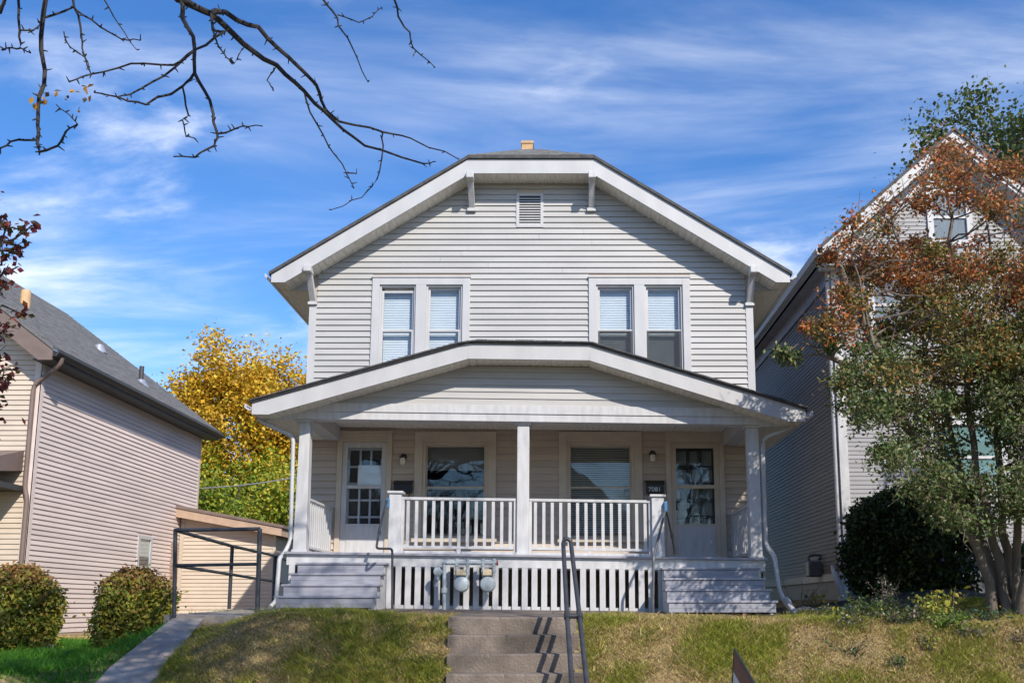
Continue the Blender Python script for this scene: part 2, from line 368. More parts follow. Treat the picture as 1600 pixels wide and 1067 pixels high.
# ---------------------------------------------------------------- the duplex house
W = 15.15; XC = -0.467; HW = 3.735; YB = 24.0
H = thing('duplex_house', 'two storey light grey clapboard duplex with clipped gable and white front porch', 'house', (XC, W, 0))
up1 = (-3.166, -1.506, 3.90, 5.65); up2 = (0.509, 2.227, 3.90, 5.65)
lw1 = (-2.376, -1.031, 1.20, 2.985); lw2 = (0.0, 1.377, 1.20, 2.985)
dr1 = (-3.655, -2.752, 0.80, 2.963); dr2 = (1.764, 2.731, 0.80, 2.953)
vent = (-0.731, -0.264, 6.559, 7.179)
def inset(h, a, b): return (h[0] + a, h[1] - a, h[2] + b, h[3] - b)
up_holes = [inset(up1, 0.13, 0.13), inset(up2, 0.13, 0.13)]; lo_holes = [inset(lw1, 0.11, 0.1), inset(lw2, 0.11, 0.1), (dr1[0] + .08, dr1[1] - .08, 0.8, dr1[3] - .14), (dr2[0] + .08, dr2[1] - .08, 0.8, dr2[3] - .14)]
RS = 0.63                                         # roof slope
def rake_top(d): return 7.608 - RS * (d - 1.07) if d > 1.07 else 7.608
def rake_bot(d): return 7.353 - RS * (d - 1.027) if d > 1.027 else 7.353
def half_at(z): return min(HW, (7.353 - z) / RS + 1.027)
fw = MB(); wall_with_holes(fw, XC - HW, XC + HW, 0.0, 5.60, W, W + 0.14, up_holes + lo_holes)
fw.prism([(XC - HW, 5.60), (XC - HW, rake_bot(HW)), (XC - 1.027, 7.353), (XC + 1.027, 7.353), (XC + HW, rake_bot(HW)), (XC + HW, 5.60)], W + 0.001, W + 0.14)
FW = fw.build('front_wall', 'siding_porch', H)
MB().box(XC - HW, XC - HW + 0.14, W + 0.14, YB, 0, 5.6).box(XC + HW - 0.14, XC + HW, W + 0.14, YB, 0, 5.6).box(XC - HW + .14, XC + HW - .14, YB - 0.14, YB, 0, 8.0).build('side_wall', 'siding', H)
MB().box(XC - HW + .15, XC + HW - .15, W + 0.15, YB - .2, 3.15, 3.3).box(XC - HW + .15, XC + HW - .15, W + 0.15, YB - .2, 5.62, 5.7).box(XC - HW + .15, XC + HW - .15, W + 2.2, W + 2.3, 0.1, 5.6).build('interior', 'room_dark', H)
EX = 0.1016
def sp_up(za, zb):
    h0, h1 = half_at(za), half_at(zb)
    holes = [up1, up2, vent]
    r = cut(XC - h0 + (0.10 if h0 >= HW else 0), XC + h0 - (0.10 if h0 >= HW else 0), holes, za, zb)
    o = []
    for a, b, c, d in r:
        if h0 < HW and abs(a - (XC - h0)) < 1e-6: c = XC - h1
        if h0 < HW and abs(b - (XC + h0)) < 1e-6: d = XC + h1
        o.append((a, b, c, d))
    return o
siding(FW, 'siding', 3.30, 7.353, EX, W, sp_up)
siding(FW, 'siding_porch', 0.82, 3.03, 0.1125, W, lambda za, zb: cut(XC - HW + 0.1, XC + HW - 0.1, [lw1, lw2, dr1, dr2], za, zb), out=.030, inn=.002)
for sx in (-1, 1):
    MB().box(*sorted((XC + sx * HW, XC + sx * (HW - 0.10))), W - 0.028, W, 0.0, 5.18).box(*sorted((XC + sx * (HW + 0.022), XC + sx * HW)), W - 0.028, W + 0.10, 0.0, 5.18).build('corner_trim', 'white_trim', H)
# fascia of the clipped gable: flat middle and two rakes
FY0, FY1 = 14.735, 14.765
MB().prism([(XC - 1.027, 7.353), (XC - 1.07, 7.608), (XC + 1.07, 7.608), (XC + 1.027, 7.353)], FY0, FY1).build('fascia', 'white_trim', H)
for s in (-1, 1):
    MB().prism([(XC + s * 1.07, 7.606), (XC + s * 1.029, 7.351), (XC + s * 4.075, 5.432), (XC + s * 4.303, 5.432), (XC + s * 4.303, rake_top(4.303))], FY0, FY1).build('fascia', 'white_trim', H)
def soffit(mb, x0, x1, zfun, y0, y1, w=0.105):
    n = max(1, int(abs(x1 - x0) / w))
    for i in range(n):
        a, b = x0 + (x1 - x0) * i / n, x0 + (x1 - x0) * (i + 1) / n; g = (b - a) * 0.07
        za, zb = zfun(a), zfun(b)
        mb.hexa([(a, y0, za), (b - g, y0, zb), (b - g, y1, zb), (a, y1, za), (a, y0, za + 0.02), (b - g, y0, zb + 0.02), (b - g, y1, zb + 0.02), (a, y1, za + 0.02)])
        mb.hexa([(b - g, y0, zb + 0.008), (b, y0, zb + 0.008), (b, y1, zb + 0.008), (b - g, y1, zb + 0.008), (b - g, y0, zb + 0.02), (b, y0, zb + 0.02), (b, y1, zb + 0.02), (b - g, y1, zb + 0.02)])
sf = MB(); zf = lambda x: max(5.436, rake_bot(abs(x - XC))) + 0.004
soffit(sf, XC - 4.29, XC - 1.027, zf, FY1, W); soffit(sf, XC - 1.027, XC + 1.027, zf, FY1, W); soffit(sf, XC + 1.027, XC + 4.29, zf, FY1, W)
stuff(sf.build('soffit_panels', 'soffit', H))
se = MB()
for s in (-1, 1):
    for i in range(26):
        y0 = W + 0.002 + i * 0.34
        se.box(*sorted((XC + s * 4.29, XC + s * (HW + 0.003))), y0, y0 + 0.335, 5.436, 5.456)
stuff(se.build('eave_soffit', 'soffit', H))
for s in (-1, 1):
    MB().prism([(XC + s * HW, 5.43), (XC + s * 4.10, 5.43), (XC + s * 4.07, 5.452), (XC + s * HW, rake_bot(HW) + .02)], W - .012, W + .012).build('eave_infill', 'siding', H)
    MB().prism([(-0.455 + s * 3.40, 2.765), (-0.43 + s * 3.92, 2.765), (-0.43 + s * 3.92, 2.83), (-0.455 + s * 3.40, 2.90)], 13.30, 13.33).build('porch_eave_infill', 'white_paint', H, sag=1)
for s in (-1, 1):
    MB().box(*sorted((XC + s * 4.303, XC + s * 4.28)), FY1, YB, 5.43, 5.60).build('eave_fascia', 'white_trim', H)
    MB().prism([(XC + s * 4.305, 5.50), (XC + s * 4.36, 5.50), (XC + s * 4.43, 5.545), (XC + s * 4.43, 5.60), (XC + s * 4.415, 5.60), (XC + s * 4.35, 5.52), (XC + s * 4.305, 5.52)], FY0 + 0.05, YB).build('gutter', 'white_trim', H)
# shingled roof with the clipped front hip
def roof_mesh(pts_top, faces, th=0.055):
    n = len(pts_top); b = MB(); b.v = [tuple(p) for p in pts_top] + [(x, y, z - th) for x, y, z in pts_top]
    edges = {}
    for f in faces:
        b.f.append(tuple(f)); b.f.append(tuple(n + i for i in reversed(f)))
        for i in range(len(f)): edges[(f[i], f[(i + 1) % len(f)])] = 1
    for (i, j) in edges:
        if (j, i) not in edges: b.f.append((j, i, n + i, n + j))
    return b
def rt(d): return rake_top(d) + 0.058
R = [(XC - 4.34, 14.70, rt(4.34)), (XC - 1.07, 14.70, rt(1.07)), (XC + 1.07, 14.70, rt(1.07)), (XC + 4.34, 14.70, rt(4.34)), (XC, 15.78, rt(1.07) + 1.07 * RS), (XC, YB + .3, rt(1.07) + 1.07 * RS), (XC - 4.34, YB + .3, rt(4.34)), (XC + 4.34, YB + .3, rt(4.34))]
RF = roof_mesh(R, [(0, 1, 4, 5, 6), (2, 3, 7, 5, 4), (1, 2, 4)]).build('roof', 'shingle', H)
# shingle courses on the visible hip and rake edges
hipb = MB()
for i in range(8):
    t0, t1 = i / 8, (i + 1) / 8; hw0, hw1 = 1.07 * (1 - t0), 1.07 * (1 - t1); y0, y1 = 14.70 + 1.08 * t0, 14.70 + 1.08 * t1; z0, z1 = R[1][2] + 0.674 * t0, R[1][2] + 0.674 * t1
    x = -hw0; k = 0
    while x < hw0 - 0.05:
        wd = random.uniform(0.18, 0.34); xe = min(hw0, x + wd - 0.012); lift = random.uniform(0.008, 0.02)
        xt0, xt1 = max(-hw1, min(hw1, x)), max(-hw1, min(hw1, xe))
        if xt1 - xt0 > 0.01:
            hipb.hexa([(XC + x, y0, z0 - 0.004), (XC + xe, y0, z0 - 0.004), (XC + xt1, y1, z1 - 0.004), (XC + xt0, y1, z1 - 0.004), (XC + x, y0, z0 + lift), (XC + xe, y0, z0 + lift), (XC + xt1, y1, z1 + 0.004), (XC + xt0, y1, z1 + 0.004)])
        x += wd
stuff(hipb.build('hip_shingles', 'shingle_grey', RF))
MB().box(-0.74, -0.52, 17.4, 17.62, 8.0, 9.36).box(-0.755, -0.505, 17.385, 17.635, 9.30, 9.345).build('chimney', 'clay', RF)
# knee braces
def brace(xb, zt, zf):
    b = MB(); w2 = 0.05
    b.prism([(FY1 + 0.02, zt), (FY1 + 0.02, zt - 0.09), (W - 0.03, zf), (W - 0.03, zf + 0.14)], xb - w2, xb + w2, 'x')
    o = b.build('brace', 'white_paint', H, bevel=0.006)
    MB().box(xb - 0.062, xb + 0.062, FY0 - 0.075, FY1 + 0.1, zt - 0.10, zt + 0.02).build('beam_end', 'white_paint', o, bevel=0.012)
    MB().box(xb - 0.075, xb + 0.075, W - 0.07, W - 0.018, zf - 0.02, zf + 0.03).build('foot_block', 'white_paint', o)
brace(XC - 1.03, 7.345, 6.86); brace(XC + 1.03, 7.345, 6.86); brace(XC - 3.70, 5.70, 5.19); brace(XC + 3.70, 5.68, 5.17)
# gable vent
GV = MB().box(vent[0], vent[1], W - 0.03, W, vent[2], vent[2] + 0.05).box(vent[0], vent[1], W - 0.03, W, vent[3] - 0.05, vent[3]).box(vent[0], vent[0] + 0.05, W - 0.03, W, vent[2] + .05, vent[3] - .05).box(vent[1] - 0.05, vent[1], W - 0.03, W, vent[2] + .05, vent[3] - .05).build('gable_vent', 'white_trim', H)
MB().box(vent[0] + .05, vent[1] - .05, W - 0.006, W - 0.002, vent[2] + .05, vent[3] - .05).build('backing', 'black_metal', GV)
lm = None
for i in range(11):
    z = vent[2] + 0.062 + i * 0.046
    mb = MB().hexa([(-0.183, -0.030, -0.012), (0.183, -0.030, -0.012), (0.183, -0.008, 0.014), (-0.183, -0.008, 0.014), (-0.183, -0.030, -0.006), (0.183, -0.030, -0.006), (0.183, -0.008, 0.020), (-0.183, -0.008, 0.020)])
    if lm is None: o = mb.build('louver', 'white_trim', GV, loc=((vent[0] + vent[1]) / 2, W, z)); lm = o.data
    else: link('louver', lm, None, GV, loc=((vent[0] + vent[1]) / 2, W, z))
# windows
def frame_box(mb, x0, x1, z0, z1, t, y0, y1, tb=None):
    tb = t if tb is None else tb
    mb.box(x0, x0 + t, y0, y1, z0, z1).box(x1 - t, x1, y0, y1, z0, z1).box(x0 + t, x1 - t, y0, y1, z1 - t, z1).box(x0 + t, x1 - t, y0, y1, z0, z0 + tb); return mb
def pane(parent, x0, x1, z0, z1, y): return MB().box(x0, x1, y, y + 0.004, z0, z1).build('pane', 'glass', parent)
def blind(parent, x0, x1, z0, z1, y, m, tilt=0.75, pitch=0.034):
    b = MB(); z = z1 - 0.03; hw = 0.016
    b.box(x0, x1, y - 0.02, y + 0.02, z1 - 0.025, z1)
    while z > z0:
        dy, dz = hw * math.cos(tilt), hw * math.sin(tilt); sg = random.uniform(-0.0015, 0.0015)
        b.hexa([(x0, y - dy, z - dz + sg), (x1, y - dy, z - dz - sg), (x1, y + dy, z + dz - sg), (x0, y + dy, z + dz + sg), (x0, y - dy, z - dz + 0.0016 + sg), (x1, y - dy, z - dz + 0.0016 - sg), (x1, y + dy, z + dz + .0016 - sg), (x0, y + dy, z + dz + .0016 + sg)])
        z -= pitch
    return stuff(b.build('blind', m, parent))
def upper_window(h, lower_left):
    x0, x1, z0, z1 = h
    wv = MB(); frame_box(wv, x0, x1, z0, z1, 0.125, W - 0.045, W - 0.001)
    o = wv.build('window', 'white_trim', H, bevel=0.004); o['label'] = 'double sash window in white casing over the porch roof'
    c = (x0 + x1) / 2
    MB().box(c - 0.0875, c + 0.0875, W - 0.043, W + 0.02, z0 + .125, z1 - .125).build('mullion', 'white_trim', o)
    MB().box(x0 - 0.012, x1 + 0.012, W - 0.06, W - 0.001, z1 + .001, z1 + 0.022).build('drip_cap', 'white_trim', o)
    for k, (a, b) in enumerate(((x0 + 0.127, c - 0.0885), (c + 0.0885, x1 - 0.127))):
        zt, zb = z1 - 0.127, z0 + 0.127; zm = 4.735
        fb = MB(); frame_box(fb, a, b, zb, zt, 0.028, W - 0.012, W + 0.10); fb.build('frame', 'white_trim', o)
        drop = 0.055 if (k == 0 and lower_left) else 0.0
        a2, b2 = a + 0.029, b - 0.029
        us = MB(); frame_box(us, a2, b2, zm - 0.03, zt - 0.029 - drop, 0.035, W + 0.035, W + 0.062); us.build('sash', 'white_trim', o)
        pane(o, a2 + .035, b2 - .035, zm, zt - .065 - drop, W + 0.047)
        ls = MB(); frame_box(ls, a2, b2, zb + 0.029, zm + 0.012, 0.035, W + 0.004, W + 0.031); ls.build('sash', 'white_trim', o)
        pane(o, a2 + .035, b2 - .035, zb + .064, zm - .02, W + 0.016)
        if not lower_left: MB().box(a2, b2, W - .004, W - .003, zb + .03, zm - .01).build('insect_screen', 'screen', o)
        blind(o, a2 + 0.02, b2 - 0.02, zb + 0.02 + random.uniform(0, .1), zt - 0.03, W + 0.135, 'blind', 1.15, 0.030)
upper_window(up1, True); upper_window(up2, False)
def lower_window(h, kind):
    x0, x1, z0, z1 = h
    wv = MB(); wv.box(x0, x0 + .13, W - 0.05, W - .001, z0, z1).box(x1 - .13, x1, W - 0.05, W - .001, z0, z1).box(x0 + .13, x1 - .13, W - 0.05, W - .001, z1 - 0.17, z1)
    wv.box(x0 - 0.02, x1 + 0.02, W - 0.085, W - .001, z0 - 0.04, z0 + 0.02)
    o = wv.build('window', 'cream_trim', H, bevel=0.004)
    o['label'] = 'large porch window with tan blinds behind the glass' if kind else 'large porch window with a plain dark grey upper half'
    a, b, zt, zb = x0 + 0.131, x1 - 0.131, z1 - 0.171, z0 + 0.021
    fb = MB(); frame_box(fb, a, b, zb, zt, 0.05, W - 0.025, W + 0.08); fb.build('frame', 'cream_trim', o)
    a, b, zt, zb = a + .051, b - .051, zt - .051, zb + .051; zm = 2.055
    us = MB(); frame_box(us, a, b, zm - 0.02, zt, 0.022, W + 0.03, W + 0.055); us.build('sash', 'cream_trim', o)
    pane(o, a + .022, b - .022, zm, zt - .022, W + 0.042)
    ls = MB(); frame_box(ls, a, b, zb, zm + 0.02, 0.022, W, W + 0.026); ls.build('sash', 'cream_trim', o)
    pane(o, a + .022, b - .022, zb + .022, zm - .002, W + 0.012)
    if kind: blind(o, a, b, zb, zt, W + 0.12, 'blind_tan', 0.85, 0.036)
    else: MB().box(a - .02, b + .02, W + 0.11, W + 0.114, zm + 0.30, zt + .05).build('shade', 'dark_panel_grey', o)  # dark tone of the upper window put in by a grey panel
lower_window(lw1, 0); lower_window(lw2, 1)
# doors
def door(h, dark, hx):
    x0, x1, z0, z1 = h
    b = MB().box(x0, x0 + .085, W - 0.05, W - .001, z0, z1).box(x1 - .085, x1, W - 0.05, W - .001, z0, z1).box(x0 + .085, x1 - .085, W - 0.05, W - .001, z1 - 0.15, z1)
    b.box(x0 - .015, x1 + .015, W - 0.075, W - .001, z1 + .001, z1 + 0.03)
    o = b.build('door', 'cream_trim', H, bevel=0.004)
    o['label'] = 'storm door over a black panelled door with grey curtained lights' if dark else 'white storm door over a white door of small panes'
    a, c, zt, zb = x0 + .086, x1 - .086, z1 - .151, z0 + 0.03
    sm = 'white_paint' if not dark else 'cream_trim'
    s = MB(); gz1, gz0, gm = zt - 0.09, 1.46, 2.07
    s.box(a, a + .085, W - 0.02, W + 0.015, zb, zt).box(c - .085, c, W - 0.02, W + 0.015, zb, zt).box(a + .085, c - .085, W - 0.02, W + .015, gz1, zt)
    s.box(a + .085, c - .085, W - 0.02, W + .015, gm - 0.03, gm + 0.03).box(a + .085, c - .085, W - 0.02, W + .015, zb, gz0)
    s.build('storm_frame', sm, o, bevel=0.003)
    MB().box(a + .10, c - .10, W - 0.026, W - 0.021, zb + 0.06, gz0 - 0.05).build('kick_panel', 'white_paint', o, bevel=0.004)
    pane(o, a + .085, c - .085, gm + .03, gz1, W - 0.004); pane(o, a + .085, c - .085, gz0, gm - .03, W - 0.004)
    hb = MB().rtube([(hx, W - 0.025, 1.69), (hx, W - 0.065, 1.705), (hx, W - 0.065, 1.815), (hx, W - 0.025, 1.83)], 0.011, 8)
    hb.build('handle', 'black_metal', o, smooth=True)
    # inner door with a grid of small panes
    g = MB(); dm = 'dark_door' if dark else 'white_paint'; xa, xb = a + 0.10, c - 0.10; yi = W + 0.07
    g.box(a, xa, yi, yi + 0.045, zb, zt).box(xb, c, yi, yi + 0.045, zb, zt).box(xa, xb, yi, yi + .045, zb, 1.30).box(xa, xb, yi, yi + .045, gz1 - 0.03, zt)
    mu = .027 if dark else .016
    rows = 5; zr = [1.30 + (gz1 - 0.03 - 1.30) * i / rows for i in range(rows + 1)]
    for z in zr[1:-1]: g.box(xa, xb, yi, yi + .045, z - mu, z + mu)
    for i in (1, 2):
        x = xa + (xb - xa) * i / 3
        for r in range(rows): g.box(x - mu, x + mu, yi, yi + .045, zr[r] + mu * (r > 0), zr[r + 1] - mu * (r < rows - 1))
    g.build('panelled_door', dm, o)
    MB().box(xa, xb, yi + 0.05, yi + 0.056, 1.3, gz1 - .03).build('curtain', 'curtain' if dark else 'room_dark', o)
    if not dark: MB().box(a + .085 + .17, c - .087, W + 0.004, W + 0.006, gm + 0.035, gm + 0.36).build('pale_panel', 'pale_white', o)  # pale flat panel behind the right side of the upper storm glass
door(dr1, False, -2.93); door(dr2, True, 1.93)

# ---- porch
PX0, PX1 = -3.86, 2.925
FZ = 0.85
MB().box(PX0 - .03, PX1 + .03, 13.17, W - 0.002, FZ - 0.035, FZ).build('porch_floor', 'porch_grey', H, sag=1, bevel=0.006)
MB().box(PX0, PX1, 13.22, 13.26, 0.665, FZ - 0.036).box(PX0, PX0 + 0.04, 13.262, W - .005, 0.665, FZ - 0.036).box(PX1 - .04, PX1, 13.262, W - .005, 0.665, FZ - 0.036).build('rim_board', 'white_paint', H, sag=1)
SK = MB().box(-3.84, 2.91, 13.245, 13.275, 0.05, 0.125).box(-3.84, 2.91, 13.262, 13.29, 0.645, 0.664).build('skirting', 'white_paint', H, sag=1)
sm_ = None; i = 0; x = -3.78
while x < 2.9:
    mb = MB().box(-0.041, 0.041, -0.012, 0.01, 0.055, 0.664); lc = (x, 13.232 + random.uniform(-.003, .003), pz(x))
    if sm_ is None: o = mb.build('slat', 'white_paint', SK, loc=lc); sm_ = o.data
    else: link('slat', sm_, None, SK, loc=lc)
    x += 0.1375
for s, xx in ((-1, PX0), (1, PX1)):
    b = MB()
    for k in range(12): b.box(xx - .012, xx + .012, 13.32 + k * 0.15, 13.42 + k * .15, 0.05, 0.664)
    stuff(b.build('side_skirting', 'white_paint', H, sag=1))
POSTS = {}
for x, wd, tb in ((-3.73, 0.19, 0.02), (-0.52, 0.175, 0.0), (2.845, 0.165, 0.0)):
    z0, z1 = FZ, 2.79; h2 = wd / 2
    b = MB().hexa([(x - h2, 13.37, z0), (x + h2, 13.37, z0), (x + h2, 13.37 + wd, z0), (x - h2, 13.37 + wd, z0), (x - h2 + tb, 13.37 + tb, z1), (x + h2 - tb, 13.37 + tb, z1), (x + h2 - tb, 13.37 + wd - tb, z1), (x - h2 + tb, 13.37 + wd - tb, z1)])
    o = b.build('porch_post', 'white_paint', H, sag=1, bevel=0.008)
    MB().box(x - h2 - .03, x + h2 + .03, 13.345, 13.37 + wd + .02, 2.755, 2.789).build('post_cap', 'white_paint', o, sag=1)
    MB().box(x - h2 - .015, x + h2 + .015, 13.36, 13.37 + wd + .01, FZ + .001, FZ + 0.04).build('post_base', 'white_paint', o, sag=1)
for x in (-2.368, 1.434):
    o = MB().box(x - .088, x + .088, 13.36, 13.535, FZ, 1.72).build('newel_post', 'white_paint', H, sag=1, bevel=0.006)
    MB().box(x - .115, x + .115, 13.335, 13.56, 1.72, 1.755).build('cap', 'white_paint', o, sag=1, bevel=0.006)
bal = MB().box(-0.022, 0.022, -0.018, 0.018, 0, 0.72).build('baluster', 'white_paint', H, loc=(0, 13.44, -50)); balm = bal.data; bpy.data.objects.remove(bal)
def railing(x0, x1, n, side=None):
    if side is None:
        r = MB().box(x0, x1, 13.405, 13.475, 1.635, 1.675).build('railing', 'white_paint', H, sag=1, bevel=0.005)
        MB().box(x0, x1, 13.415, 13.465, 0.935, 0.97).build('bottom_rail', 'white_paint', r, sag=1)
        MB().box(x0, x0 + .04, 13.41, 13.47, FZ, 1.634).box(x1 - .04, x1, 13.41, 13.47, FZ, 1.634).build('end_stile', 'white_paint', r, sag=1)
        c = (x0 + x1) / 2
        MB().box(c - .03, c + .03, 13.42, 13.46, FZ, 0.934).box(x0 + .05, c - .04, 13.43, 13.45, FZ + .002, FZ + 0.05).box(c + .04, x1 - .05, 13.43, 13.45, FZ + .002, FZ + .05).build('toe_board', 'white_paint', r, sag=1)
        for i in range(n):
            x = x0 + (x1 - x0) * (i + 0.75) / (n + 0.5); link('baluster', balm, 'white_paint', r, loc=(x, 13.44, 0.94 + pz(x)))
    else:
        y0, y1 = 13.56, W - 0.03; z = pz(side)
        r = MB().box(side - .035, side + .035, y0, y1, 1.635 + z, 1.675 + z).build('railing', 'white_paint', H, bevel=0.005)
        MB().box(side - .025, side + .025, y0, y1, 0.935 + z, 0.97 + z).build('bottom_rail', 'white_paint', r)
        MB().box(side - .03, side + .03, y1 - .08, y1 - .002, FZ + z, 1.634 + z).build('end_stile', 'white_paint', r)
        for i in range(n): link('baluster', balm, 'white_paint', r, loc=(side, y0 + (y1 - y0 - .1) * (i + .6) / n, 0.94 + z))
railing(-2.28, -0.61, 13); railing(-0.43, 1.345, 14); railing(0, 0, 12, -3.73); railing(0, 0, 12, 2.845)
# beam, ceiling, gable, roof of the porch
PC = -0.43
MB().box(-3.86, 2.95, 13.30, 13.52, 2.79, 2.90).box(-3.86, 2.95, 13.285, 13.52, 2.901, 3.03).build('porch_beam', 'white_paint', H, sag=1, bevel=0.004)
for q0, q1 in ((-3.86, -3.62), (2.72, 2.95)): MB().box(q0, q1, 13.521, W - .003, 2.80, 3.02).build('side_beam', 'white_paint', H, sag=1)
pcl = MB()
for i in range(62): pcl.box(-3.615 + i * 0.102, -3.615 + i * 0.102 + 0.096, 13.522, W - .02, 3.02, 3.035)
pcl.box(-3.86, 2.95, 13.522, W - .02, 3.036, 3.05)
stuff(pcl.build('porch_ceiling', 'soffit', H, sag=1))
PS = 0.298
def pt(d): return 3.852 - PS * max(0, d - 0.886)
def pb(d): return 3.628 - PS * max(0, d - 0.87) - (0.012 if d > 0.87 else 0)
def phalf(z): return min(3.5, (3.616 - z) / PS + 0.87)
PG = MB().prism([(PC - 3.42, 3.031), (PC - 3.42, max(3.04, pb(3.42))), (PC - .87, 3.626), (PC + .87, 3.626), (PC + 3.38, max(3.04, pb(3.38))), (PC + 3.38, 3.031)], 13.325, 13.45).build('porch_gable', 'siding', H, sag=1)
z = 3.031
while z < 3.62:
    zt = min(z + EX, 3.627); a0, a1 = phalf(z), phalf(zt) if zt < 3.616 else 0.87
    mb = MB().hexa([(PC + a0, 13.325, z), (PC - a0, 13.325, z), (PC - a0, 13.306, z), (PC + a0, 13.306, z), (PC + a1, 13.325, zt), (PC - a1, 13.325, zt), (PC - a1, 13.321, zt), (PC + a1, 13.321, zt)])
    mb.build('siding_board', 'siding', PG, sag=1); z += EX
MB().prism([(PC - .87, 3.628), (PC - .886, 3.852), (PC + .886, 3.852), (PC + .87, 3.628)], 12.935, 12.96).build('porch_fascia', 'white_trim', H, sag=1)
for s in (-1, 1):
    MB().prism([(PC + s * .886, 3.850), (PC + s * .872, 3.626), (PC + s * 3.70, pb(3.70)), (PC + s * 3.94, pb(3.70)), (PC + s * 3.94, pt(3.94))], 12.935, 12.96).build('porch_fascia', 'white_trim', H, sag=1)
    MB().box(*sorted((PC + s * 3.94, PC + s * 3.92)), 12.962, W + .3, pb(3.70), pt(3.94)).build('eave_fascia', 'white_trim', H, sag=1)
    MB().prism([(PC + s * 3.942, 2.835), (PC + s * 4.0, 2.835), (PC + s * 4.06, 2.875), (PC + s * 4.06, 2.935), (PC + s * 4.045, 2.935), (PC + s * 3.99, 2.855), (PC + s * 3.942, 2.855)], 12.97, W + .3).build('gutter', 'white_trim', H, sag=1)
ps = MB(); pzf = lambda x: max(pb(3.70), pb(abs(x - PC))) + 0.004
soffit(ps, PC - 3.92, PC - .87, pzf, 12.962, 13.32); soffit(ps, PC - .87, PC + .87, pzf, 12.962, 13.32); soffit(ps, PC + .87, PC + 3.92, pzf, 12.962, 13.32)
ps.box(PC - 3.92, -3.862, 13.321, W + .3, 2.80, 2.815).box(2.952, PC + 3.92, 13.321, W + .3, 2.80, 2.815)
stuff(ps.build('porch_soffit', 'soffit', H, sag=1))
qt = lambda d: pt(d) + 0.036
PR = [(PC - 3.97, 12.90, qt(3.97)), (PC - .886, 12.90, qt(.8)), (PC + .886, 12.90, qt(.8)), (PC + 3.97, 12.90, qt(3.97)), (PC, 13.95, qt(.8) + .886 * PS), (PC, W + .005, qt(.8) + .886 * PS), (PC - 3.97, W + .3, qt(3.97)), (PC + 3.97, W + .3, qt(3.97)), (PC - 3.4, W + .3, qt(3.4)), (PC + 3.4, W + .3, qt(3.4))]
PR[8] = (XC - HW - .03, W - .004, qt(abs(XC - HW - .03 - PC))); PR[9] = (XC + HW + .03, W - .004, qt(abs(XC + HW + .03 - PC)))
PR[5] = (PC, W - .004, qt(.8) + .886 * PS)
PRF = roof_mesh(PR, [(0, 1, 4, 5, 8, 6), (2, 3, 7, 9, 5, 4), (1, 2, 4)], 0.034).build('porch_roof', 'shingle', H, sag=1)
# ragged shingle edge along the rakes
eb = MB(); x = -3.97
while x < 3.97:
    wd = random.uniform(0.16, 0.32); xe = min(3.97, x + wd - .006); l0 = random.uniform(.004, .014)
    za, zb = qt(max(.8, abs(x))), qt(max(.8, abs(xe)))
    eb.hexa([(PC + x, 12.878, za - .012), (PC + xe, 12.878, zb - .012), (PC + xe, 13.1, zb - .002), (PC + x, 13.1, za - .002), (PC + x, 12.878, za + l0), (PC + xe, 12.878, zb + l0), (PC + xe, 13.1, zb + l0), (PC + x, 13.1, za + l0)]); x += wd
stuff(eb.build('edge_shingles', 'shingle', PRF, sag=1))
# downspouts of the porch
MB().rtube([(-4.40, 13.30, 2.83), (-4.25, 13.33, 2.74), (-3.90, 13.42, 2.60), (-3.875, 13.42, 1.05), (-3.93, 13.30, 0.86), (-3.94, 13.14, 0.80), (-3.95, 13.12, 0.20), (-3.99, 13.0, 0.12)], 0.031, 8).build('downspout', 'white_trim', H, smooth=True)
MB().rtube([(3.53, 13.30, 2.78), (3.40, 13.33, 2.70), (2.99, 13.42, 2.56), (2.985, 13.42, 1.0), (3.07, 13.25, 0.84), (3.09, 13.15, 0.35), (3.16, 13.05, 0.16), (3.22, 12.95, 0.06)], 0.033, 8).build('downspout', 'white_trim', H, smooth=True)
MB().rtube([(3.16, 13.05, 0.24), (3.21, 12.97, 0.10), (3.26, 12.9, 0.03)], 0.042, 8).build('downspout_boot', 'white_trim', H, smooth=True)

# ---------------------------------------------------------------- porch stairs
def stairs(x0, x1, label):
    gz0 = ground((x0 + x1) / 2, 12.6)
    s = thing('wooden_steps', label, 'steps', ((x0 + x1) / 2, 12.3, gz0), 'grey wooden porch steps')
    top = 0.695 + pz((x0 + x1) / 2); base = gz0 + 0.03; rise = (top - base) / 4
    for k in range(4):
        zt = top - rise * k; yb = 13.215 - 0.27 * k; yf = yb - 0.27
        spread = 0.012 * k
        MB().box(x0 - spread, x1 + spread, yf - 0.016, yb - 0.002, zt - 0.03, zt).build('tread', 'porch_grey', s, bevel=0.006)
        hb = rise - 0.037
        MB().box(x0 + .03 - spread, x1 - .03 + spread, yf, yf + 0.022, zt - 0.036 - hb * .52, zt - 0.036).build('riser', 'porch_grey', s)
        MB().box(x0 + .03 - spread, x1 - .03 + spread, yf + .003, yf + 0.025, zt - 0.036 - hb, zt - 0.038 - hb * .52).build('riser', 'porch_grey', s)
    for xx in (x0 + .045, x1 - .045):
        pts = [(13.21, base - .03)]
        for k in range(4): pts += [(13.21 - .27 * k, top - .037 - rise * k)] if k == 0 else []
        for k in range(4):
            pts += [(12.97 - .27 * k, top - .037 - rise * k), (12.97 - .27 * k, top - .037 - rise * (k + 1) if k < 3 else base - .03)]
        MB().prism(pts, xx - .018, xx + .018, 'x').build('stringer', 'white_paint', s)
    return s
stairs(-3.65, -2.40, 'grey painted wooden steps below the white door of small panes')
stairs(1.43, 2.80, 'grey painted wooden steps below the black panelled door')

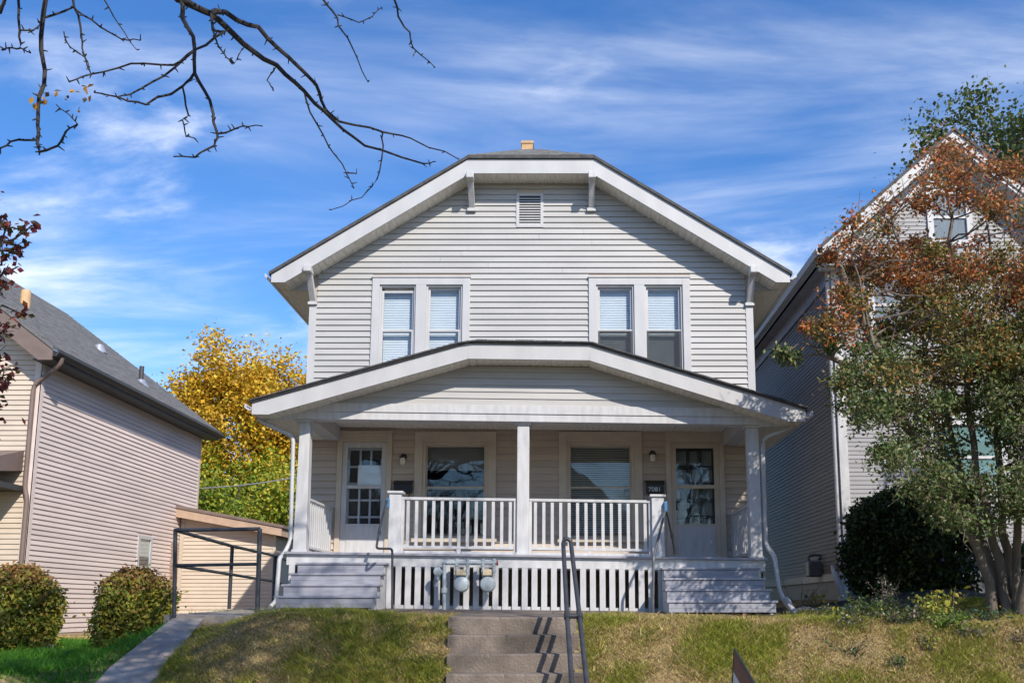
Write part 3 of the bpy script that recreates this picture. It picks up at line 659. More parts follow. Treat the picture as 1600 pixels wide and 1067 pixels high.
# ---------------------------------------------------------------- wall lamps, mailboxes, meters, handrails
def wall_lamp(x, z, label):
    t = thing('wall_lamp', label, 'lamp', (x, W - .02, z), 'porch wall lamps')
    MB().disc((x, W - .019, z + .03), 0.055, -0.02, (0, 1, 0), 16, 0).build('back_plate', 'black_metal', t, smooth=True)
    MB().tube([(x, W - .03, z + .05), (x, W - .09, z + .055), (x, W - .10, z + .02)], 0.012, 8).build('arm', 'black_metal', t, smooth=True)
    MB().tube([(x, W - .10, z + .045), (x, W - .10, z + .02), (x, W - .10, z)], [0.03, 0.058, 0.05], 12).build('cap', 'black_metal', t, smooth=True)
    MB().tube([(x, W - .10, z), (x, W - .10, z - .05), (x, W - .10, z - .10), (x, W - .10, z - .115)], [0.04, 0.045, 0.04, 0.02], 12).build('lamp_shade', 'lamp_glass', t, smooth=True)
a = P(631, 715, W); wall_lamp(a.x, a.z - .02, 'small porch lamp on the wall beside the white door')
a = P(1019, 710, W); wall_lamp(a.x, a.z - .02, 'small porch lamp on the wall beside the black door')
def mailbox(x, z, label, num):
    t = thing('mailbox', label, 'mailbox', (x, W - .02, z), 'wall mailboxes')
    MB().prism([(W - .02, z - .10), (W - .02, z + .10), (W - .06, z + .10), (W - .13, z + .05), (W - .13, z - .10)], x - .145, x + .145, 'x').build('box', 'black_metal', t, bevel=0.006)
    MB().hexa([(x - .155, W - .14, z + .045), (x + .155, W - .14, z + .045), (x + .155, W - .02, z + .105), (x - .155, W - .02, z + .105), (x - .155, W - .145, z + .06), (x + .155, W - .145, z + .06), (x + .155, W - .02, z + .125), (x - .155, W - .02, z + .125)]).build('lid', 'black_metal', t)
    for sx in (-.11, .11):
        MB().rtube([(x + sx, W - .10, z - .10), (x + sx, W - .10, z - .17), (x + sx, W - .15, z - .19), (x + sx, W - .16, z - .15)], 0.008, 6).build('paper_hook', 'black_metal', t)
    if num:
        cu = bpy.data.curves.new('number', 'FONT'); cu.body = num; cu.size = 0.105; cu.align_x = 'CENTER'; cu.extrude = 0.001
        ob = bpy.data.objects.new('tmp', cu); COL.objects.link(ob); dg = bpy.context.evaluated_depsgraph_get()
        me = bpy.data.meshes.new_from_object(ob.evaluated_get(dg)); bpy.data.objects.remove(ob)
        me.transform(Matrix.Translation((x - .01, W - .133, z - .075)) @ Matrix.Rotation(math.radians(90), 4, 'X')); me.materials.clear()
        link('number', me, 'number_white', t)
a = P(631, 762, W); mailbox(a.x, a.z, 'black wall mailbox without a number beside the white door', None)
a = P(1022.5, 762, W); mailbox(a.x, a.z, 'black wall mailbox with white house number 7081', '7081')

YM = 13.0
def pm(px, py, y=YM): return P(px, py, y)
gp = thing('gas_pipe', 'grey gas pipe manifold with regulator in front of the porch skirting', 'pipe', tuple(pm(694, 953)))
a, b2 = pm(693, 879), pm(776, 879)
MB().tube([a, b2], 0.030, 10).build('header_pipe', 'meter_grey', gp, smooth=True)
MB().tube([b2, b2 + Vector((.02, 0, 0))], 0.036, 10).build('end_cap', 'red_cap', gp, smooth=True)
MB().rtube([pm(694, 879), pm(694, 940), pm(694, 958)], 0.027, 10).tube([pm(694, 918), pm(694, 926)], 0.045, 10).tube([pm(694, 878) + Vector((-.03, 0, 0)), pm(694, 878) + Vector((.04, 0, 0))], .042, 10).build('riser_pipe', 'meter_grey', gp, smooth=True)
r0 = pm(684, 893)
MB().disc(r0 + Vector((0, -.03, 0)), 0.062, 0.06, (0, 1, 0), 16, .012).tube([r0, pm(694, 893)], 0.024, 8).tube([r0 + Vector((0, 0, -.05)), r0 + Vector((0, 0, -.11))], .02, 8).build('regulator', 'meter_grey', gp, smooth=True)
MB().box(r0.x - .07, r0.x - .01, 13.1, 13.12, r0.z - .2, r0.z - .1).build('tag_plate', 'porch_grey', gp)
for i, cx in enumerate((721.5, 762.5)):
    c = pm(cx, 912.5)
    t = thing('gas_meter', 'round grey gas meter hung beside the regulator' if i == 0 else 'round grey gas meter hung nearest the red pipe cap', 'gas meter', tuple(c), 'gas meters')
    MB().disc(c + Vector((0, -.085, 0)), 0.106, 0.05, (0, 1, 0), 28, .015).build('front_case', 'meter_grey', t, smooth=True)
    MB().disc(c + Vector((0, -.034, 0)), 0.112, 0.018, (0, 1, 0), 28, .004).build('flange', 'meter_grey', t, smooth=True)
    MB().disc(c + Vector((0, -.015, 0)), 0.100, 0.08, (0, 1, 0), 28, .02).build('rear_case', 'meter_grey', t, smooth=True)
    ix = pm(cx - .8, 893.5)
    MB().box(ix.x - .062, ix.x + .062, ix.y - .09, ix.y - .02, ix.z - .048, ix.z + .035).build('index_box', 'tan_plastic', t, bevel=0.008)
    MB().box(ix.x - .068, ix.x + .068, ix.y - .075, ix.y + .03, ix.z - .062, ix.z - .049).build('index_base', 'pipe_grey', t)
    for dx in (-8, 9):
        MB().rtube([pm(cx + dx, 874), pm(cx + dx, 899), pm(cx + dx * .6, 906)], 0.021, 8).tube([pm(cx + dx, 872.5), pm(cx + dx, 884)], 0.031, 8).tube([pm(cx + dx, 890), pm(cx + dx, 894)], 0.031, 8).build('swivel_pipe', 'meter_grey', t, smooth=True)

hr = thing('pipe_handrail', 'dark bent pipe handrail with blue tape beside the steps to the white door', 'handrail', tuple(P(613, 953, 12.95)), 'porch step handrails')
MB().rtube([P(613, 956, 12.95), P(613, 857, 12.95), P(588, 856.5, 12.6), P(592, 830, 12.8), P(604.5, 782, 13.3)], 0.017, 8).build('pipe', 'pipe_dark', hr, smooth=True)
a = P(592, 832, 12.8); MB().tube([a - Vector((0, 0, .03)), a + Vector((.004, 0.01, .03))], .024, 8).build('coupling', 'pipe_dark', hr, smooth=True)
a = P(606, 786, 13.32); MB().box(a.x - .028, a.x + .022, 13.30, 13.358, a.z - .07, a.z + .07).build('blue_tape', 'blue_tape', hr, bevel=.008)
hr = thing('pipe_handrail', 'grey pipe handrail with blue tape beside the steps to the black door', 'handrail', tuple(P(1020, 955, 12.6)), 'porch step handrails')
MB().rtube([P(1020, 958, 12.6), P(1021, 872, 12.6), P(1030, 835, 12.9), P(1039, 797, 13.3)], 0.019, 8).build('pipe', 'pipe_grey', hr, smooth=True)
MB().rtube([P(1041, 797, 13.42), P(1050, 838, 13.5), P(1055, 866, 13.5)], 0.014, 8).build('brace_pipe', 'pipe_dark', hr, smooth=True)
a = P(1050, 837, 13.5); MB().tube([a - Vector((0, 0, .03)), a + Vector((0, 0, .03))], .022, 8).build('coupling', 'pipe_dark', hr, smooth=True)
a = P(1039.5, 790, 13.34); MB().box(a.x - .02, a.x + .025, 13.29, 13.44, a.z - .09, a.z + .06).build('blue_tape', 'blue_tape', hr, bevel=.008)

# handrail of the concrete steps: double pipe following the flight
hd = thing('step_handrail', 'double black pipe handrail rising along the concrete steps', 'handrail', (0.1, 9.3, -0.8))
def rail_pt(px, py, Y): return P(px, py, Y)
tL, tR = P(880, 848, 10.25), P(892, 848, 10.25); mL, mR = P(886, 962, 9.25), P(905.5, 962, 9.25); bL, bR = P(893.5, 1067, 8.45), P(917, 1067, 8.45)
eL, eR = [b_q + (b_q - m_q) * ((b_q.z + 1.42) / (m_q.z - b_q.z)) for b_q, m_q in ((bL, mL), (bR, mR))]
apex = (tL + tR) / 2 + Vector((0, .02, .05))
arc = [tL.lerp(tR, (1 - math.cos(math.pi * k / 8)) / 2) + Vector((0, 0.0, .045 * math.sin(math.pi * k / 8))) for k in range(1, 8)]
MB().tube([eL, bL, mL, tL] + arc + [tR, mR, bR, eR], 0.024, 10).build('rail', 'pipe_dark', hd, smooth=True)
MB().tube([mL, mR], 0.026, 10).tube([mL - (mL - tL).normalized() * .04, mL + (mL - tL).normalized() * .04], .033, 10).tube([mR - (mR - tR).normalized() * .04, mR + (mR - tR).normalized() * .04], .033, 10).build('cross_pipe', 'pipe_dark', hd, smooth=True)

# railing at the landing
rl = thing('metal_railing', 'black metal pipe railing round the concrete landing by the porch', 'railing', (-4.85, 11.9, 0))
A = Vector((-4.95, 12.05, 0)); B = Vector((-3.86, 11.9, 0)); C1 = Vector((-5.32, 15.0, 0)); D1 = Vector((-5.60, 18.3, 0))
za = P(272, 829, 12.05).z
pts = {'A': (A, 272, 829, 960), 'B': (B, 404, 826, 957)}
def at(px, py, y): return P(px, py, y)
A0, A1, A2 = at(272, 966, 12.05), at(274, 828, 12.05), at(272, 883, 12.05)
B0, B1, B2 = at(402, 957, 11.9), at(406, 826, 11.9), at(404, 881, 11.9)
C0, Ct, Cm = at(358, 951, 15.4), at(363, 853, 15.4), at(361, 897, 15.4)
D0, Dt, Dm = at(427, 947, 19), at(430, 868, 19), at(428, 908, 19)
E0, Et, Em = at(452, 945, 22.5), at(455, 878, 22.5), at(455, 914, 22.5)
MB().tube([A0, A1], .026).build('post', 'pipe_dark', rl, smooth=True); MB().tube([B0, B1], .03).build('post', 'pipe_dark', rl, smooth=True)
MB().tube([C0, Ct], .03).build('post', 'pipe_dark', rl, smooth=True); MB().tube([D0, Dt], .04).build('post', 'pipe_dark', rl, smooth=True); MB().tube([E0, Et], .03).build('post', 'pipe_dark', rl, smooth=True)
MB().tube([A1, B1], .026).build('top_rail', 'pipe_dark', rl, smooth=True); MB().tube([A2, B2], .022).build('mid_rail', 'pipe_dark', rl, smooth=True)
MB().tube([A1, Ct, Dt, Et], .026).build('top_rail', 'pipe_dark', rl, smooth=True); MB().tube([A2, Cm, Dm, Em], .024).build('mid_rail', 'pipe_dark', rl, smooth=True)

# yard sign beside the walk, seen almost edge on
p0 = P(1148, 1015, 6.8); e1 = P(1178, 1067, 6.22) - p0; e1.normalize(); e2 = P(1143, 1067, 6.93) - p0; e2 = (e2 - e1 * e2.dot(e1)).normalized(); nv = e1.cross(e2)
ys = thing('yard_sign', 'leaning white yard sign with maroon header in a thin black frame', 'sign', (p0.x, p0.y - .3, -1.4))
def plate(name, u0, u1, v0, v1, off, th, m):
    q = [p0 + e1 * u + e2 * v + nv * o for o in (off, off + th) for u, v in ((u0, v1), (u1, v1), (u1, v0), (u0, v0))]
    MB().hexa(q).build(name, m, ys)
plate('panel', .012, .74, .012, .60, -.004, .008, 'sign_white')
for o in (-.0065, .0042):
    plate('header', .012, .74, .012, .14, o, .0022, 'maroon')
    for k in range(4): plate('letter', .08 + .16 * k, .08 + .16 * k + .08, .22, .42, o, .0022, 'sign_ink')
cs = [p0, p0 + e1 * .75, p0 + e1 * .75 + e2 * .61, p0 + e2 * .61]
MB().tube([cs[0], cs[1], cs[2], cs[3], cs[0]], .011, 6).tube([p0 + e2 * .15, p0 + e2 * .15 + e1 * .75], .007, 6).build('frame', 'black_metal', ys)
for q in (cs[3], cs[2]): MB().tube([q, Vector((q.x, q.y, -1.45))], .010, 6).build('leg', 'black_metal', ys)

# ---------------------------------------------------------------- left neighbour
LX = -10.3; LY = 18.0; LB = 26.3
LH = thing('beige_house', 'beige sided house with brown trim and grey shingle roof beside the bushes', 'house', (LX - 4.3, LY, -0.5))
lw = (22.7, 23.5, 1.05, 1.86)
LW = MB().box(LX - 8.8, LX, LY, LY + .15, -.6, 5.2).box(LX - .15, LX, LY + .15, LB, -.6, 5.2).box(LX - 8.8, LX - 8.65, LY + .15, LB, -.6, 5.2).box(LX - 8.65, LX - .15, LB - .15, LB, -.6, 5.2).prism([(LX, 5.2), (LX - 4.4, 8.5), (LX - 8.8, 5.2)], LY + .002, LY + .15).build('wall', 'mauve_siding', LH)
siding(LW, 'mauve_siding', -0.40, 5.05, EX, LX, lambda a, b: cut(LY + .08, LB - .08, [lw], a, b), mode='right')
def lfront(za, zb):
    h0, h1 = ((8.5 - za) / .75, (8.5 - zb) / .75) if za > 5.2 else (4.4, 4.4)
    return [(max(LX - 4.4 - h0, LX - 2.5), LX - 4.4 + h0 - .08, max(LX - 4.4 - h0, LX - 2.5), LX - 4.4 + h1 - .08)]
siding(LW, 'beige_siding', -0.40, 7.2, EX, LY, lfront)
MB().box(LX - .12, LX + .02, LY - .03, LY, -.5, 5.1).box(LX + .0, LX + .025, LY - .03, LY + .08, -.5, 5.1).build('corner_trim', 'mauve_siding', LH)
MB().box(LX - .0, LX + .025, LB - .1, LB + .02, -.5, 5.1).build('corner_trim', 'beige_siding', LH)
MB().box(LX - .1, LX + .012, LY, LB, -.62, -.405).build('foundation', 'tan_fascia', LH)
lo = MB(); frame_box(lo.__class__() if 0 else lo, 0, 0.0, 0, 0, 0, 0, 0) if 0 else None
wf = MB().box(LX + .001, LX + .04, lw[0], lw[0] + .1, lw[2], lw[3]).box(LX + .001, LX + .04, lw[1] - .1, lw[1], lw[2], lw[3]).box(LX + .001, LX + .04, lw[0] + .1, lw[1] - .1, lw[3] - .08, lw[3]).box(LX + .001, LX + .05, lw[0] + .1, lw[1] - .1, lw[2], lw[2] + .06)
wo = wf.build('window', 'white_trim', LH)
MB().box(LX + .008, LX + .012, lw[0] + .1, lw[1] - .1, lw[2] + .06, lw[3] - .08).build('pane', 'glass', wo)
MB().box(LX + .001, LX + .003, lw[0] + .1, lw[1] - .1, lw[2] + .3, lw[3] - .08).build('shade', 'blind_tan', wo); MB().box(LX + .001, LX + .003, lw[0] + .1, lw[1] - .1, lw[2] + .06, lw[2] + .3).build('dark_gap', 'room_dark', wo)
# roof: eave at x=-9.9 (z 5.1), ridge x=-14.7
EXL, EZ, RX = -9.88, 5.10, -14.7
RZ = EZ + 0.75 * (EXL - RX)
LR = roof_mesh([(EXL, 17.55, EZ + .05), (RX, 17.55, RZ + .05), (2 * RX - EXL, 17.55, EZ + .05), (EXL, LB + .35, EZ + .05), (RX, LB + .35, RZ + .05), (2 * RX - EXL, LB + .35, EZ + .05)], [(0, 3, 4, 1), (1, 4, 5, 2)], .06).build('roof', 'shingle_grey', LH)
sh = MB(); nrow = 40
for i in range(nrow):
    xa_ = EXL - (EXL - RX) * i / nrow; xb_ = EXL - (EXL - RX) * (i + 1) / nrow; za_ = EZ + .052 + .75 * (EXL - xa_); zb_ = EZ + .052 + .75 * (EXL - xb_); y = 17.55 - random.uniform(0, .3)
    while y < LB + .3:
        ye = min(y + random.uniform(.22, .42), LB + .34); y0_ = max(y, 17.55); lf = random.uniform(.010, .022)
        sh.hexa([(xa_, y0_, za_), (xa_, ye - .01, za_), (xb_, ye - .01, zb_), (xb_, y0_, zb_), (xa_, y0_, za_ + lf), (xa_, ye - .01, za_ + lf), (xb_, ye - .01, zb_ + .005), (xb_, y0_, zb_ + .005)]); y = ye
stuff(sh.build('roof_shingles', 'shingle_grey', LR))
MB().prism([(EXL - .01, EZ - .01), (EXL - .01, EZ - .22), (EXL - .28, EZ - .22), (RX, RZ - .26), (RX, RZ - .01)], 17.57, 17.60).build('rake_board', 'brown_trim', LH)
MB().prism([(EXL - .25, EZ - .20), (RX, RZ - .26), (RX, RZ - .24), (EXL - .25, EZ - .18)], 17.6, LY).build('rake_soffit', 'soffit', LH)
MB().box(LX + .001, EXL - .02, 17.605, LB + .3, EZ - .20, EZ - .18).box(EXL - .03, EXL - .012, 17.605, LB + .3, EZ - .20, EZ - .012).build('eave_soffit', 'dark_gutter', LH)
MB().prism([(EXL, EZ - .14), (EXL + .07, EZ - .14), (EXL + .12, EZ - .07), (EXL + .12, EZ - .01), (EXL + .10, EZ - .01), (EXL + .06, EZ - .12), (EXL, EZ - .12)], 17.58, LB + .34).build('gutter', 'dark_gutter', LH)
MB().rtube([(EXL + .06, 17.8, EZ - .12), (EXL + .04, 17.82, EZ - .24), (LX + .10, 17.93, EZ - .48), (LX - .10, 17.93, EZ - .62), (LX - .10, 17.94, 2.4), (LX - .04, 17.94, 2.2), (LX - .04, 17.94, -.3)], .045, 8).build('downspout', 'brown_trim', LH, smooth=True)
def on_roof(px, py):    # pixel on the right slope
    u, b, c = ray(px, py); k = (EZ + .05 + .75 * EXL - EYE) / (c + .75 * u); return Vector((u * k, b * k, EYE + c * k))
q = on_roof(220, 597)
o = MB().tube([q - Vector((0, 0, .1)), q + Vector((0, 0, .42))], .06, 10).build('vent_pipe', 'dark_gutter', LH, smooth=True)
MB().tube([q - Vector((0, 0, .15)), q + Vector((0, 0, .06))], [.22, .10], 10).build('flashing', 'galvanised', o, smooth=True)
q = on_roof(155, 546)
o = MB().tube([q - Vector((0, 0, .1)), q + Vector((0, 0, .12))], [.2, .10], 10).build('vent_pipe', 'galvanised', LH, smooth=True)
q = P(40, 464, 20.6); MB().tube([q - Vector((0, 0, .7)), q + Vector((0, 0, .10)), q + Vector((0, 0, .16))], [.11, .11, .09], 12).build('chimney_pot', 'clay', LH, smooth=True)
# left neighbour porch roof and rear addition
MB().hexa([(-14, 15.9, 2.45), (-10.5, 15.9, 2.45), (-10.5, 17.98, 2.75), (-14, 17.98, 2.75), (-14, 15.9, 2.55), (-10.5, 15.9, 2.55), (-10.5, 17.98, 3.15), (-14, 17.98, 3.15)]).build('porch_roof', 'brown_trim', LH)
MB().box(-14, -10.44, 15.85, 17.99, 2.34, 2.449).build('porch_fascia', 'dark_gutter', LH)
MB().box(-13.8, -13.6, 16.0, 16.2, -.5, 2.34).box(-10.85, -10.70, 15.95, 16.1, -.5, 2.34).build('porch_post', 'beige_siding', LH)
SY = 25.2; sx0, sx1 = P(281, 900, SY).x, P(428, 900, SY).x
zl, zr = P(290, 806, SY).z, P(425, 834, SY).z
AD = MB().prism([(LX + .03, -.5), (LX + .03, zl - .02), (sx1, zr - .02), (sx1, -.5)], SY, SY + 6).build('addition', 'beige_siding', LH)
def shed_sp(a, b):
    xe = lambda z: sx1 - .06 if z < zr - .04 else LX + .05 + (sx1 - .06 - LX - .05) * max(0.0, (zl - .03 - z) / (zl - zr))
    return [(LX + .14, xe(a), LX + .14, max(LX + .15, xe(b)))] if xe(a) > LX + .2 else []
siding(AD, 'beige_siding', -.15, zl - .03, EX, SY, shed_sp)
MB().box(LX + .03, LX + .14, SY - .03, SY, -.3, zl - .04).build('addition_trim', 'cream_trim', LH); MB().box(sx1 - .06, sx1 + .02, SY - .03, SY, -.3, zr - .04).build('addition_trim', 'cream_trim', LH)
MB().hexa([(LX - .1, SY - .35, zl - .03), (sx1 + .25, SY - .35, zr - .08), (sx1 + .25, SY + 6.1, zr - .08), (LX - .1, SY + 6.1, zl - .03), (LX - .1, SY - .35, zl + .20), (sx1 + .25, SY - .35, zr + .13), (sx1 + .25, SY + 6.1, zr + .13), (LX - .1, SY + 6.1, zl + .20)]).build('addition_eave', 'tan_fascia', LH)
MB().hexa([(LX - .1, SY - .38, zl + .202), (sx1 + .3, SY - .38, zr + .132), (sx1 + .3, SY + 6.1, zr + .132), (LX - .1, SY + 6.1, zl + .202), (LX - .1, SY - .38, zl + .29), (sx1 + .3, SY - .38, zr + .21), (sx1 + .3, SY + 6.1, zr + .21), (LX - .1, SY + 6.1, zl + .29)]).build('addition_roof', 'brown_trim', LH)
for i in range(26):
    MB().box(LX + .001, LX + .03, SY - .55 + .02 * (i % 2), SY - .02 - .015 * (i % 3), -.35 + i * .085, -.35 + i * .085 + .072).build('brick', 'brick_pink', LW)

# ---------------------------------------------------------------- right neighbour
RY = 16.5; KX = P(1313, 700, RY).x
RH = thing('grey_gabled_house', 'grey clapboard house with steep white gable behind the multi stemmed tree', 'house', (KX + 2.6, RY, 0.3))
ZE = P(1288, 388, RY - .4).z; pk = P(1490, 205, RY - .45); AX = pk.x; AZ = pk.z; RW2 = AX - KX; SL = (AZ - ZE) / (AX - P(1285, 385, RY - .45).x)
EXR = P(1285, 385, RY - .45).x; RYB = 27.0; SE2 = 0.0775
wall_top = AZ - SL * (AX - KX) - .12
RWL = MB().box(KX + .002, 2 * AX - KX, RY, RY + .15, .2, wall_top).box(KX, KX + .15, RY + .151, RYB, .2, wall_top).box(2 * AX - KX - .15, 2 * AX - KX, RY + .15, RYB, .2, wall_top).prism([(KX, wall_top + .001), (AX, AZ - .14), (2 * AX - KX, wall_top + .001)], RY + .002, RY + .15).build('wall', 'grey_siding', RH)
g1 = P(1505, 300, RY); g1h = (AX - .42, AX + .42, P(1500, 385, RY).z, P(1500, 296, RY).z)
w2a = (P(1352, 400, RY).x, P(1425, 400, RY).x, P(1380, 530, RY).z, P(1380, 425, RY).z); w2b = (AX + (AX - w2a[1]), AX + (AX - w2a[0]), w2a[2], w2a[3])
w1 = (P(1452, 690, RY).x, P(1572, 690, RY).x, P(1500, 775, RY).z, P(1500, 655, RY).z)
rh = [g1h, w2a, w2b, w1]
def rspan(za, zb):
    h = lambda z: min(RW2 - .1, (AZ - .16 - z) / SL)
    h0, h1 = h(za), h(zb); r = cut(AX - h0, AX + h0, rh, za, zb); o = []
    for a, b, c, d in r:
        if abs(a - (AX - h0)) < 1e-6: c = AX - max(h1, .01)
        if abs(b - (AX + h0)) < 1e-6: d = AX + max(h1, .01)
        o.append((a, b, c, d))
    return o
BASEZ = P(1330, 893, RY).z
siding(RWL, 'grey_siding', BASEZ, AZ - .2, SE2, RY, rspan, out=.015)
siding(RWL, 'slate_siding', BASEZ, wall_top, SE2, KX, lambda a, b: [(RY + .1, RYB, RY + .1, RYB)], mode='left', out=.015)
MB().box(KX - .0, KX + .125, RY - .035, RY, BASEZ - .1, wall_top).box(KX - .03, KX - .001, RY - .035, RY + .10, BASEZ - .1, wall_top).build('corner_trim', 'white_paint', RH)
MB().box(KX - .03, 2 * AX - KX, RY - .045, RY - .001, BASEZ - .14, BASEZ - .005).box(KX - .045, KX - .001, RY, RYB, BASEZ - .14, BASEZ - .005).build('water_table', 'white_paint', RH)
MB().box(KX + .03, 2 * AX - KX - .03, RY + .02, RYB, -.2, BASEZ - .1).build('foundation', 'foundation', RH)
for s in (-1, 1):
    ex = AX + s * (AX - EXR)
    MB().prism([(AX, AZ), (AX, AZ - .17), (ex, ZE - .15), (ex, ZE + .02)], RY - .46, RY - .43).build('rake_board', 'white_paint', RH)
    MB().prism([(AX, AZ - .17), (AX, AZ - .25), (ex - s * .1, ZE - .15), (ex, ZE - .15)], RY - .43, RY - .36).build('rake_moulding', 'white_paint', RH)
    MB().prism([(AX, AZ - .24), (AX, AZ - .26), (ex, ZE - .17), (ex, ZE - .15)], RY - .36, RY).build('rake_soffit', 'white_paint', RH)
    MB().prism([(AX, AZ - .25), (AX, AZ - .45), (AX + s * (RW2 - .1), AZ - .45 - SL * (RW2 - .1)), (AX + s * (RW2 - .1), AZ - .25 - SL * (RW2 - .1))], RY - .04, RY - .002).build('frieze_board', 'white_paint', RH)
    xs0, xs1 = sorted((ex, AX + s * (RW2 - .75)))
    MB().box(xs0, xs1, RY - .44, RY - .003, ZE - .22, ZE - .10).box(xs0 + .04, xs1 - .04, RY - .36, RY - .003, ZE - .30, ZE - .221).build('cornice_return', 'white_paint', RH, bevel=.008)
    xs0, xs1 = sorted((ex, AX + s * RW2))
    MB().box(xs0, xs1, RY - .001, RYB, ZE - .22, ZE - .19).box(*(sorted((ex, ex - s * .03))), RY - .42, RYB, ZE - .22, ZE - .0).build('eave_board', 'porch_grey', RH)
    MB().prism([(ex, ZE - .13), (ex + s * .09, ZE - .13), (ex + s * .12, ZE - .02), (ex + s * .1, ZE - .02), (ex + s * .07, ZE - .11), (ex, ZE - .11)], RY - .44, RYB).build('gutter', 'white_paint', RH)
    xs0, xs1 = sorted((AX + s * RW2, AX + s * (RW2 + .05)))
    MB().box(xs0, xs1, RY + .11, RYB, ZE - .47, ZE - .221).build('side_frieze', 'porch_grey', RH)
roof_mesh([(EXR - .05, RY - .5, ZE + .03), (AX, RY - .5, AZ + .06), (2 * AX - EXR + .05, RY - .5, ZE + .03), (EXR - .05, RYB + .3, ZE + .03), (AX, RYB + .3, AZ + .06), (2 * AX - EXR + .05, RYB + .3, ZE + .03)], [(1, 4, 3, 0), (2, 5, 4, 1)], .06).build('roof', 'shingle', RH)
def rwin(h, m):
    x0, x1, z0, z1 = h; b = MB(); frame_box(b, x0, x1, z0, z1, .11, RY - .05, RY - .001)
    o = b.build('window', 'white_paint', RH); MB().box(x0 - .03, x1 + .03, RY - .08, RY - .001, z1 + .001, z1 + .05).build('drip_cap', 'white_paint', o)
    zm = (z0 + z1) / 2; MB().box(x0 + .11, x1 - .11, RY - .03, RY - .012, zm - .025, zm + .025).build('meeting_rail', 'white_paint', o)
    MB().box(x0 + .11, x1 - .11, RY - .012, RY - .008, z0 + .11, z1 - .11).build('pane', 'glass', o)
    MB().box(x0 + .11, x1 - .11, RY - .004, RY - .001, z0 + .11, z1 - .11).build('shade', m, o)
rwin(g1h, 'curtain'); rwin(w2a, 'curtain'); rwin(w2b, 'curtain'); rwin(w1, 'green_blind')
MB().rtube([(KX - .06, RY + .06, ZE - .15), (KX - .07, RY + .06, ZE - .5), (KX - .07, RY + .06, 1.0), (KX - .07, RY + .02, .62)], .045, 8).build('downspout', 'white_paint', RH, smooth=True)
a = P(1316, 905, RY - .1); MB().rtube([P(1302, 885, RY + .5), P(1305, 900, RY - .05), P(1314, 925, RY - .12), P(1316, 945, RY - .12)], .05, 8).tube([P(1318, 880, RY - .1), P(1319, 945, RY - .1)], [.055, .07], 8).build('drain_pipe', 'white_paint', RH, smooth=True)
gm = thing('side_gas_meter', 'dark gas meter on the shaded side of the grey house', 'gas meter', tuple(P(1272, 905, 18.2)))
c = P(1272, 888, 18.0)
MB().box(c.x - .14, c.x + .12, 17.85, 18.1, c.z - .16, c.z + .14).build('case', 'pipe_grey', gm, bevel=.03)
MB().rtube([c + Vector((-.1, 0, .1)), c + Vector((-.1, 0, .26)), c + Vector((.12, 0, .26)), c + Vector((.25, 0, .2))], .025, 8).rtube([c + Vector((.1, 0, .1)), c + Vector((.1, 0, .2)), c + Vector((.3, 0.2, .2)), c + Vector((.3, .2, -.3))], .025, 8).build('pipe', 'pipe_grey', gm, smooth=True)

# ---------------------------------------------------------------- vegetation
def leaf_mesh(name, pos, size, cols, parent, up=0.3, m='leaf', aspect=0.55, seed=0):
    """pos: (n,3), one folded four-point leaf per position"""
    r = np.random.default_rng(seed); n = len(pos)
    d = r.normal(size=(n, 3)); d[:, 2] -= 0.25; d /= np.linalg.norm(d, axis=1, keepdims=True)
    nn = r.normal(size=(n, 3)); nn[:, 2] += up * 3; s = np.cross(d, nn); s /= np.linalg.norm(s, axis=1, keepdims=True) + 1e-9
    nn = np.cross(s, d)
    L_ = (size * r.uniform(.65, 1.3, n))[:, None]; Wd = L_ * aspect * .5
    v = np.empty((n, 4, 3)); v[:, 0] = pos; v[:, 1] = pos + d * L_ * .5 + s * Wd + nn * L_ * .08; v[:, 2] = pos + d * L_; v[:, 3] = pos + d * L_ * .5 - s * Wd + nn * L_ * .08
    idx = np.arange(n)[:, None] * 4; f = np.concatenate([idx + [0, 1, 2], idx + [0, 2, 3]], 1).reshape(-1, 3)
    me = bpy.data.meshes.new(name); me.from_pydata(v.reshape(-1, 3).tolist(), [], f.tolist()); me.update()
    ca = me.color_attributes.new('Col', 'FLOAT_COLOR', 'POINT')
    c4 = np.ones((n, 4, 4), np.float32); c4[:, :, :3] = cols[:, None, :]; ca.data.foreach_set('color', c4.ravel())
    o = link(name, me, m, parent); return o
def pick(pal, n, r, jit=.18):
    pal = np.array(pal, float); c = pal[r.integers(0, len(pal), n)]
    return np.clip(c * r.uniform(1 - jit, 1 + jit, (n, 1)) * r.uniform(.93, 1.07, (n, 3)), 0, 1)
def twist(p, q, n, amp, r):
    p, q = Vector(p), Vector(q); o = []
    for i in range(n + 1):
        t = i / n; j = Vector(r.normal(size=3)) * amp * (q - p).length * math.sin(math.pi * min(1, t * .95 + .05)) if 0 < i < n else Vector((0, 0, 0))
        o.append(p.lerp(q, t) + j)
    return o
